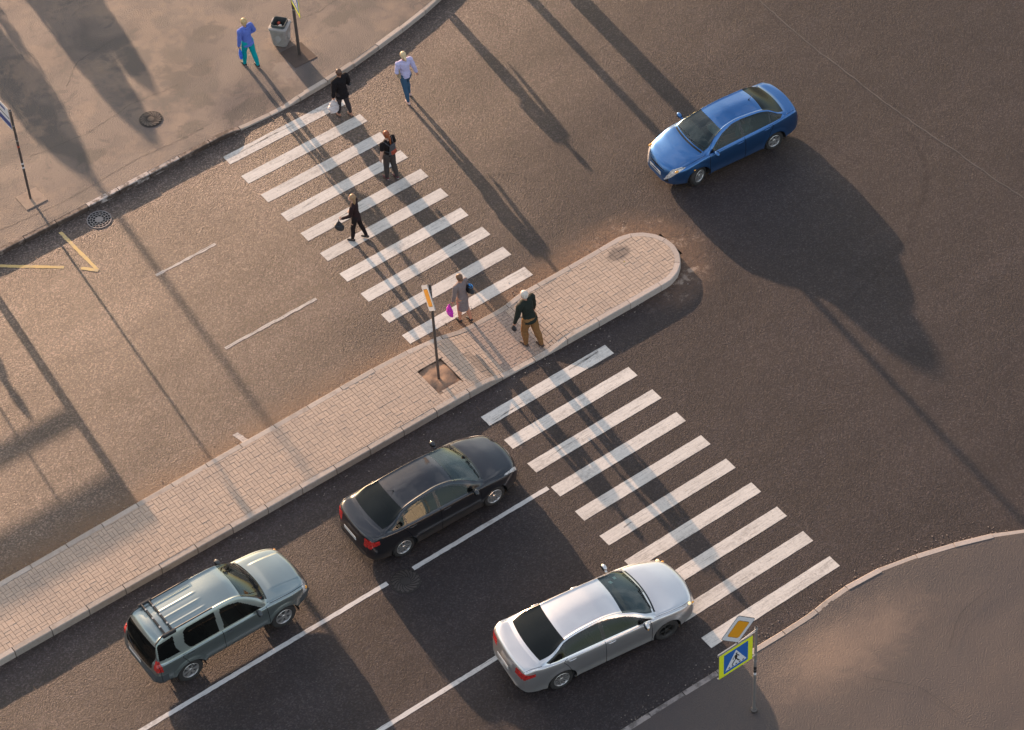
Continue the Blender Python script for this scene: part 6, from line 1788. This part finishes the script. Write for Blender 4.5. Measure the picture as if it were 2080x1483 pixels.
PEOPLE = {}
def put(key, *a, **k): PEOPLE[key] = make_person('person', *a, **k)
F = 5
put('blue', dict(skin=MAT['skin'], hair=dict(style='short',mat=HA['blonde']), legL=(14,10), legR=(-10,8), toeR=0, armL=(2,7,6,0), armR=(0,20,55,85), lean=3, build=1.14,
    top=dict(name='hooded_jacket', mat=CL['blue_violet'], g=0.022, sr=0.022, hood=True, hem=-0.10, folds=0.008), bottom=dict(kind='trousers', name='trousers', mat=CL['teal'], g=0.008, folds=0.003), shoe=SHOE['black'], sole=SHOE['white']),
    (2.62,2.58,0.146), radians(8), 'blonde person in violet-blue hooded jacket and turquoise trousers walking on the pavement', H=1.72)
put('black', dict(skin=MAT['skin_warm'], hair=dict(style='short',mat=HA['brown']), legL=(8,4), legR=(-7,8), armL=(-2,10,6,0), armR=(0,16,60,60), gripL=True, build=1.2, lean=3, spread=0.02,
    top=dict(name='coat', mat=CL['black'], g=0.034, sr=0.030, hem=-0.17, folds=0.008), bottom=dict(kind='trousers', name='trousers', mat=CL['dark_grey'], g=0.004, len=0.9, folds=0.003), shoe=SHOE['tan']),
    (3.62,-0.72,0.0), radians(6), 'short-haired person in a loose black coat at the top stripe with a white carrier bag', H=1.66)
put('lilac', dict(skin=MAT['skin_warm'], hair=dict(style='ponytail',mat=HA['pale'],len=0.06), legL=(-14,6), legR=(22,34), toeR=0, armL=(-4,12,80,85), armR=(-8,15,8,0), gripL=False, lean=3, build=1.14,
    top=dict(name='hooded_top', mat=CL['lilac'], g=0.020, sr=0.020, hood=True, folds=0.007), bottom=dict(kind='trousers', name='jeans', mat=CL['denim'], g=0.006, len=0.93), shoe=SHOE['pink']),
    (5.42,-1.27,0.0), radians(-6), 'blonde person in a pale lilac hooded top and jeans walking beside the zebra crossing', H=1.70)
put('red', dict(skin=MAT['skin_pale'], hair=dict(style='ponytail',mat=HA['red'],len=0.22), legL=(7,5), legR=(-5,6), armL=(-2,8,10,0), armR=(0,14,30,0), build=1.16, lean=2,
    top=dict(name='t_shirt', mat=CL['black'], g=0.012, sr=0.014, sleeve=0.30, folds=0.005), bottom=dict(kind='trousers', name='trousers', mat=CL['charcoal'], g=0.012), shoe=SHOE['maroon'], sole=SHOE['white']),
    (3.20,-3.66,0.0), radians(10), 'red-haired person with a long ponytail, black t-shirt and small backpack on the crossing', H=1.70)
put('dark', dict(skin=MAT['skin_pale'], hair=dict(style='long',mat=HA['fair']), legL=(12,6), legR=(-11,8), armL=(10,10,55,0), armR=(6,10,95,80), gripL=True, lean=3, look=25, build=1.05,
    top=dict(name='jacket', mat=CL['plum_black'], g=0.013, sr=0.013, folds=0.004, hem=-0.10), bottom=dict(kind='trousers', name='trousers', mat=CL['trouser_black'], g=0.002, len=0.95), shoe=SHOE['black']),
    (1.14,-5.06,0.0), radians(38), 'fair-haired person in dark jacket and tight trousers holding a black bag out in front', H=1.64)
put('grey', dict(skin=MAT['skin_warm'], hair=dict(style='bun',mat=HA['chestnut']), legL=(7,8), legR=(-6,10), armL=(2,8,12,0), armR=(-4,12,60,60), gripL=True, lean=4, build=1.12,
    top=dict(name='suit_jacket', mat=CL['taupe'], g=0.018, sr=0.016, hem=-0.12, folds=0.004), bottom=dict(kind='skirt', name='skirt', mat=CL['taupe'], g=0.006), shoe=SHOE['black']),
    (1.62,-9.30,0.0), radians(10), 'person in a grey-beige skirt suit reaching the island, hair pinned in a bun', H=1.66)
put('man', dict(skin=MAT['skin_warm'], hair=dict(style='short',mat=HA['white']), legL=(13,18), legR=(-15,4), armL=(6,10,8,0), armR=(4,13,8,0), gripL=True, build=1.24, lean=12,
    top=dict(name='jumper', mat=CL['dark_green'], g=0.026, sr=0.022, hem=-0.06, folds=0.008), bottom=dict(kind='trousers', name='trousers', mat=CL['tan'], g=0.014, folds=0.006), shoe=SHOE['brown']),
    (2.46,-11.13,0.04), radians(12), 'white-haired person in a dark green jumper and tan trousers walking over the island', H=1.90)

# things they carry
def bag_at(key, side, name, mat, label, cat, build, off=(0,0,0), rz=0.0):
    root, J, s = PEOPLE[key]
    w = world_pt(root, J['wr'+side]+J['fd'+side]*0.10)
    b = build(); b.location = w + Vector(off); b.rotation_euler = (0,0,root.rotation_euler.z+rz); tag(b, label, cat); return b
def soft_bag(name, mat, w, d, h, handle=0.12, flare=0.75, folds=0.008, mat2=None, drop=0.0):
    e = empty(name, (0,0,0)); mb = MB()
    for q in range(7):
        t = q/6; k = (0.30+0.70*min(1,t*1.9))*(1.0-0.25*max(0,t-0.75)/0.25); mb.ell((0,0,-handle-h*t),(w/2*k,d/2*k,h/8),14,8)
    remesh(mb, 'bag_body', mat, e, 0.009, 2, folds, seed=9)
    mb = MB()
    for sx in (-1,1): mb.tube([(sx*w*0.22,0,-handle-0.02),(sx*w*0.12,0,-handle*0.4),(0,0,0.0)], 0.008, 6)
    mb.build('handles', mat2 or mat, e, auto=60); return e
bag_at('black','L','carrier_bag',None,'full white plastic carrier bag hanging from the hand of the black coat wearer','carrier bag', lambda: soft_bag('carrier_bag', MAT['carrier'], 0.36,0.26,0.40,0.04,0.7,0.026))
bag_at('grey','L','pink_bag',None,'bright magenta bag swinging from the left hand of the skirt suit wearer','bag', lambda: soft_bag('tote_bag', MAT['magenta'], 0.10,0.28,0.38,0.0,0.6,0.014), off=(-0.09,-0.02,0.02))
bag_at('blue','L','blue_bag',None,'thin blue bag dangling from the hand of the turquoise trousers wearer','bag', lambda: soft_bag('tote_bag', MAT['blue_bag'], 0.10,0.14,0.36,0.02,0.6,0.008), off=(0.03,0.0,0.0))
bag_at('dark','L','handbag',None,'black rounded handbag held out by its straps on the zebra crossing','handbag', lambda: soft_bag('handbag', MAT['black_leather'], 0.16,0.30,0.27,0.10,0.75,0.006), off=(-0.02,0.02,0.0))
bag_at('man','L','wrist_bag',None,'small black bag in the left hand of the white-haired person','handbag', lambda: soft_bag('handbag', MAT['black_leather'], 0.10,0.18,0.19,0.0,0.8,0.004))
def shoulder_bag(key, side, mat, w, d, h, drop, label, fwd=0.0, accent=None, outx=0.06, straps=0.009):
    root, J, s = PEOPLE[key]; sx = -1 if side == 'L' else 1
    e = empty('shoulder_bag', tuple(root.location), root.rotation_euler.z); e.scale = root.scale; tag(e, label, 'shoulder bag')
    top = J['sh'+side]+V3(-sx*0.03,0,0.07); c = J['pel']+V3(sx*(0.20+outx), fwd, drop)
    mb = MB()
    for q in range(6):
        t = q/5; mb.ell(c+V3(0,0,h/2-h*t),(d/2*(0.7+0.3*t),w/2*(0.75+0.25*t),h/7),14,8)
    body = remesh(mb, 'bag_body', mat, e, 0.009, 2, 0.004, seed=4)
    for dy in (-0.35,0.35):
        mb = MB(); a = c+V3(0,dy*w,h/2); mb.tube([a, a*0.5+top*0.5+V3(sx*0.03,dy*0.05,0), top+V3(0,0,0.0), top+V3(-sx*0.02,0.05 if dy > 0 else -0.05,-0.03)], straps, 6); mb.build('strap', mat, e, auto=60)
    if accent:
        mb = MB(); mb.ell(c+V3(sx*0.01,-0.02,h*0.42),(d/2*0.8,w/2*0.62,h*0.26),14,8); mb.build('bright_panel', accent, body, True)
    return e
shoulder_bag('lilac','L', MAT['tan_leather'], 0.30,0.12,0.24, 0.13, 'beige leather bag under the left arm of the lilac top wearer', fwd=0.03, outx=0.01)
shoulder_bag('grey','R', MAT['black_leather'], 0.36,0.17,0.22, 0.17, 'black shoulder bag with a bright blue scarf on the skirt suit wearer', fwd=-0.06, accent=MAT['bag_blue'], outx=0.03)
shoulder_bag('black','R', MAT['black_leather'], 0.24,0.13,0.18, 0.12, 'small black handbag on the right arm of the black coat wearer', fwd=0.08, outx=0.12)
root, J, s = PEOPLE['red']
e = empty('backpack', tuple(root.location), root.rotation_euler.z); e.scale = root.scale; tag(e, 'small grey backpack with a rust-red pocket on the red-haired person', 'backpack')
mb = MB(); c = J['pel']+J['up']*0.24+V3(0.02,-0.165,0)
for q in range(6): mb.ell(c+V3(0,0,0.13-0.052*q),(0.10+0.008*q,0.05+0.006*q,0.045),16,9)
bb = remesh(mb, 'pack_body', MAT['grey_canvas'], e, 0.009, 2, 0.003)
mb = MB()
for q in range(3): mb.ell(c+V3(0,-0.035,-0.03-0.045*q),(0.105,0.05,0.04),16,9)
remesh(mb, 'front_pocket', MAT['rust_red'], bb, 0.009, 2, 0.003)
for sx in (-1,1):
    mb = MB(); mb.tube([c+V3(sx*0.07,0.03,0.12), J['sh'+('L' if sx < 0 else 'R')]+V3(-sx*0.05,-0.02,0.075), J['sh'+('L' if sx < 0 else 'R')]+V3(-sx*0.045,0.085,-0.02), J['pel']+V3(sx*0.15,0.03,0.16), c+V3(sx*0.09,0.02,-0.10)], 0.013, 6); mb.build('strap', MAT['grey_canvas'], e, auto=60)

# driver of the blue car: seated, right hand on the wheel
def seated(loc_root, S, shirt, hairm, label, lx, ly):
    """upper body and legs of a driver, car coordinates"""
    xw, xr, W, zf, zs = S['int']; e = empty('person', tuple(loc_root.location), loc_root.rotation_euler.z); tag(e, label, 'person')
    px = xw-1.30; z = zs
    pel = V3(px, ly, z+0.10); ch = V3(px-0.10, ly, z+0.42); nk = V3(px-0.13, ly, z+0.57); hd = nk+V3(0.03,0,0.13)
    mb = MB()
    for q in range(7): t = q/6; c = pel*(1-t)+ch*t; mb.ell(c,(0.10,0.15+0.02*t,0.07),14,8)
    mb.cap(nk-V3(0,0,0.05),0.055,hd,0.05,12); mb.ell(hd+V3(0,0,0.02),(0.095,0.078,0.11),16,12); mb.ell(hd+V3(0.1,0,0.0),(0.018,0.012,0.022),8,6)
    arms = []
    for sy in (-1,1):
        sh = nk+V3(0.0,sy*0.18,-0.07); el = sh+V3(0.20,sy*0.07,-0.20); wr = V3(xw-0.66, ly+sy*0.14, z+0.38)
        mb.cap(ch,0.08,sh,0.05,10); mb.cap(sh,0.05,el,0.04,10); mb.cap(el,0.04,wr,0.026,10); arms.append((sh,el,wr))
        dd = (wr-el).normalized()
        hand(mb, wr, dd, -sy, True)
        kn = pel+V3(0.45,sy*0.10,0.08); ft = kn+V3(0.30,0,-0.32); mb.cap(pel+V3(0,sy*0.09,0),0.08,kn,0.058,12); mb.cap(kn,0.055,ft,0.036,10); mb.cap(ft,0.035,ft+V3(0.12,0,-0.02),0.028,8)
    remesh(mb, 'body', MAT['skin'], e, 0.009, 2)
    mb = MB()
    for q in range(7): t = q/6; c = pel*(1-t)+ch*t; mb.ell(c,(0.118,0.168+0.02*t,0.07),14,8)
    for sh, el, wr in arms: mb.cap(ch,0.095,sh,0.066,10); mb.cap(sh,0.066,sh+(el-sh)*0.6,0.058,10)
    remesh(mb, 'shirt', shirt, e, 0.010, 2, 0.004)
    mb = MB(); mb.ell(hd+V3(-0.018,0,0.04),(0.098,0.088,0.10),16,12); remesh(mb, 'hair', hairm, e, 0.009, 1)
    return e
CL['pale_teal'] = cloth('pale_teal_cloth', (0.25,0.42,0.42))
seated(CAR['blue'], CAR['blue_S'], CL['pale_teal'], HA['brown'], 'driver at the wheel of the blue saloon in a pale teal shirt', 0, 0.36)
seated(CAR['silver'], CAR['silver_S'], CL['dark_grey'], HA['brown'], 'dark-clad driver at the wheel of the silver saloon', 0, 0.36)

# walkers beyond the frame: only their long shadows reach the picture
def walker(src, loc, rz, label, sc=1.0):
    root = PEOPLE[src][0]; r = root.copy(); COL.objects.link(r); r.location = loc; r.rotation_euler = (0,0,rz); r.scale = tuple(v*sc for v in root.scale); r['label'] = label; r['group'] = 'walkers outside the picture'
    for ch in root.children:
        c = ch.copy(); COL.objects.link(c); c.parent = r
        for g_ in ch.children:
            d = g_.copy(); COL.objects.link(d); d.parent = c
walker('lilac', (8.62,2.75,0.15), 0.1, 'walker in lilac beyond the top edge, only the shadow falls in view')
walker('man', (-7.95,5.7,0.15), 1.2, 'broad walker behind the bus shelter beyond the left edge')
# small full-crowned trees further back on the north pavement: their long shadows cross the top left corner
MAT['leaves'] = simple_mat('leaves', (0.06,0.09,0.03), 0.7, noise_amt=0.3)
MAT['bark'] = simple_mat('bark', (0.09,0.07,0.055), 0.85, noise_amt=0.3)
def small_tree(x, y, h, rx, label, seed):
    q = np.random.default_rng(seed)
    r = empty('small_tree', (x,y,0.15)); tag(r, label, 'tree', 'small trees outside the picture')
    mb = MB(); mb.tube([(0,0,-0.05),(0.02,0,0.5),(0,0.02,1.2),(0.03,0,h*0.7)], [0.08,0.065,0.05,0.02], 8)
    for k in range(5):
        a = k*1.3; mb.tube([(0,0,0.6+0.2*k),(rx*0.4*cos(a),rx*0.4*sin(a),0.9+0.25*k),(rx*0.75*cos(a),rx*0.75*sin(a),1.2+0.25*k)], [0.03,0.02,0.008], 6)
    mb.build('trunk', MAT['bark'], r, auto=60)
    n = 7000; t = q.random(n); zc = 0.25+(h-0.25)*t
    prof = rx*np.sqrt(np.clip(1-np.abs((t-0.42)/0.58)**2.4,0,1))
    a = q.uniform(0,2*pi,n); rad = prof*np.sqrt(q.random(n)); rad *= 1+0.12*np.sin(3*a+5*t)
    c = np.stack([rad*np.cos(a), rad*np.sin(a), zc],1); s_ = 0.045+0.03*q.random((n,1))
    u_ = q.normal(size=(n,3)); u_ /= np.linalg.norm(u_,axis=1,keepdims=True); w_ = np.cross(u_, q.normal(size=(n,3))); w_ /= np.linalg.norm(w_,axis=1,keepdims=True)
    v = np.stack([c-u_*s_, c+w_*s_*0.7, c+u_*s_, c-w_*s_*0.7],1).reshape(-1,3)
    o = mesh_obj('crown', v, np.arange(n*4).reshape(n,4), MAT['leaves'], r); tag(o, kind='stuff')
small_tree(-1.75, 18.3, 3.15, 0.80, 'leftmost of three small round trees beyond the upper left edge', 1)
small_tree(0.45, 18.2, 3.15, 0.58, 'middle one of three small round trees beyond the upper left edge', 2)
small_tree(1.45, 19.3, 3.0, 0.50, 'rightmost of three small round trees beyond the upper left edge', 3)
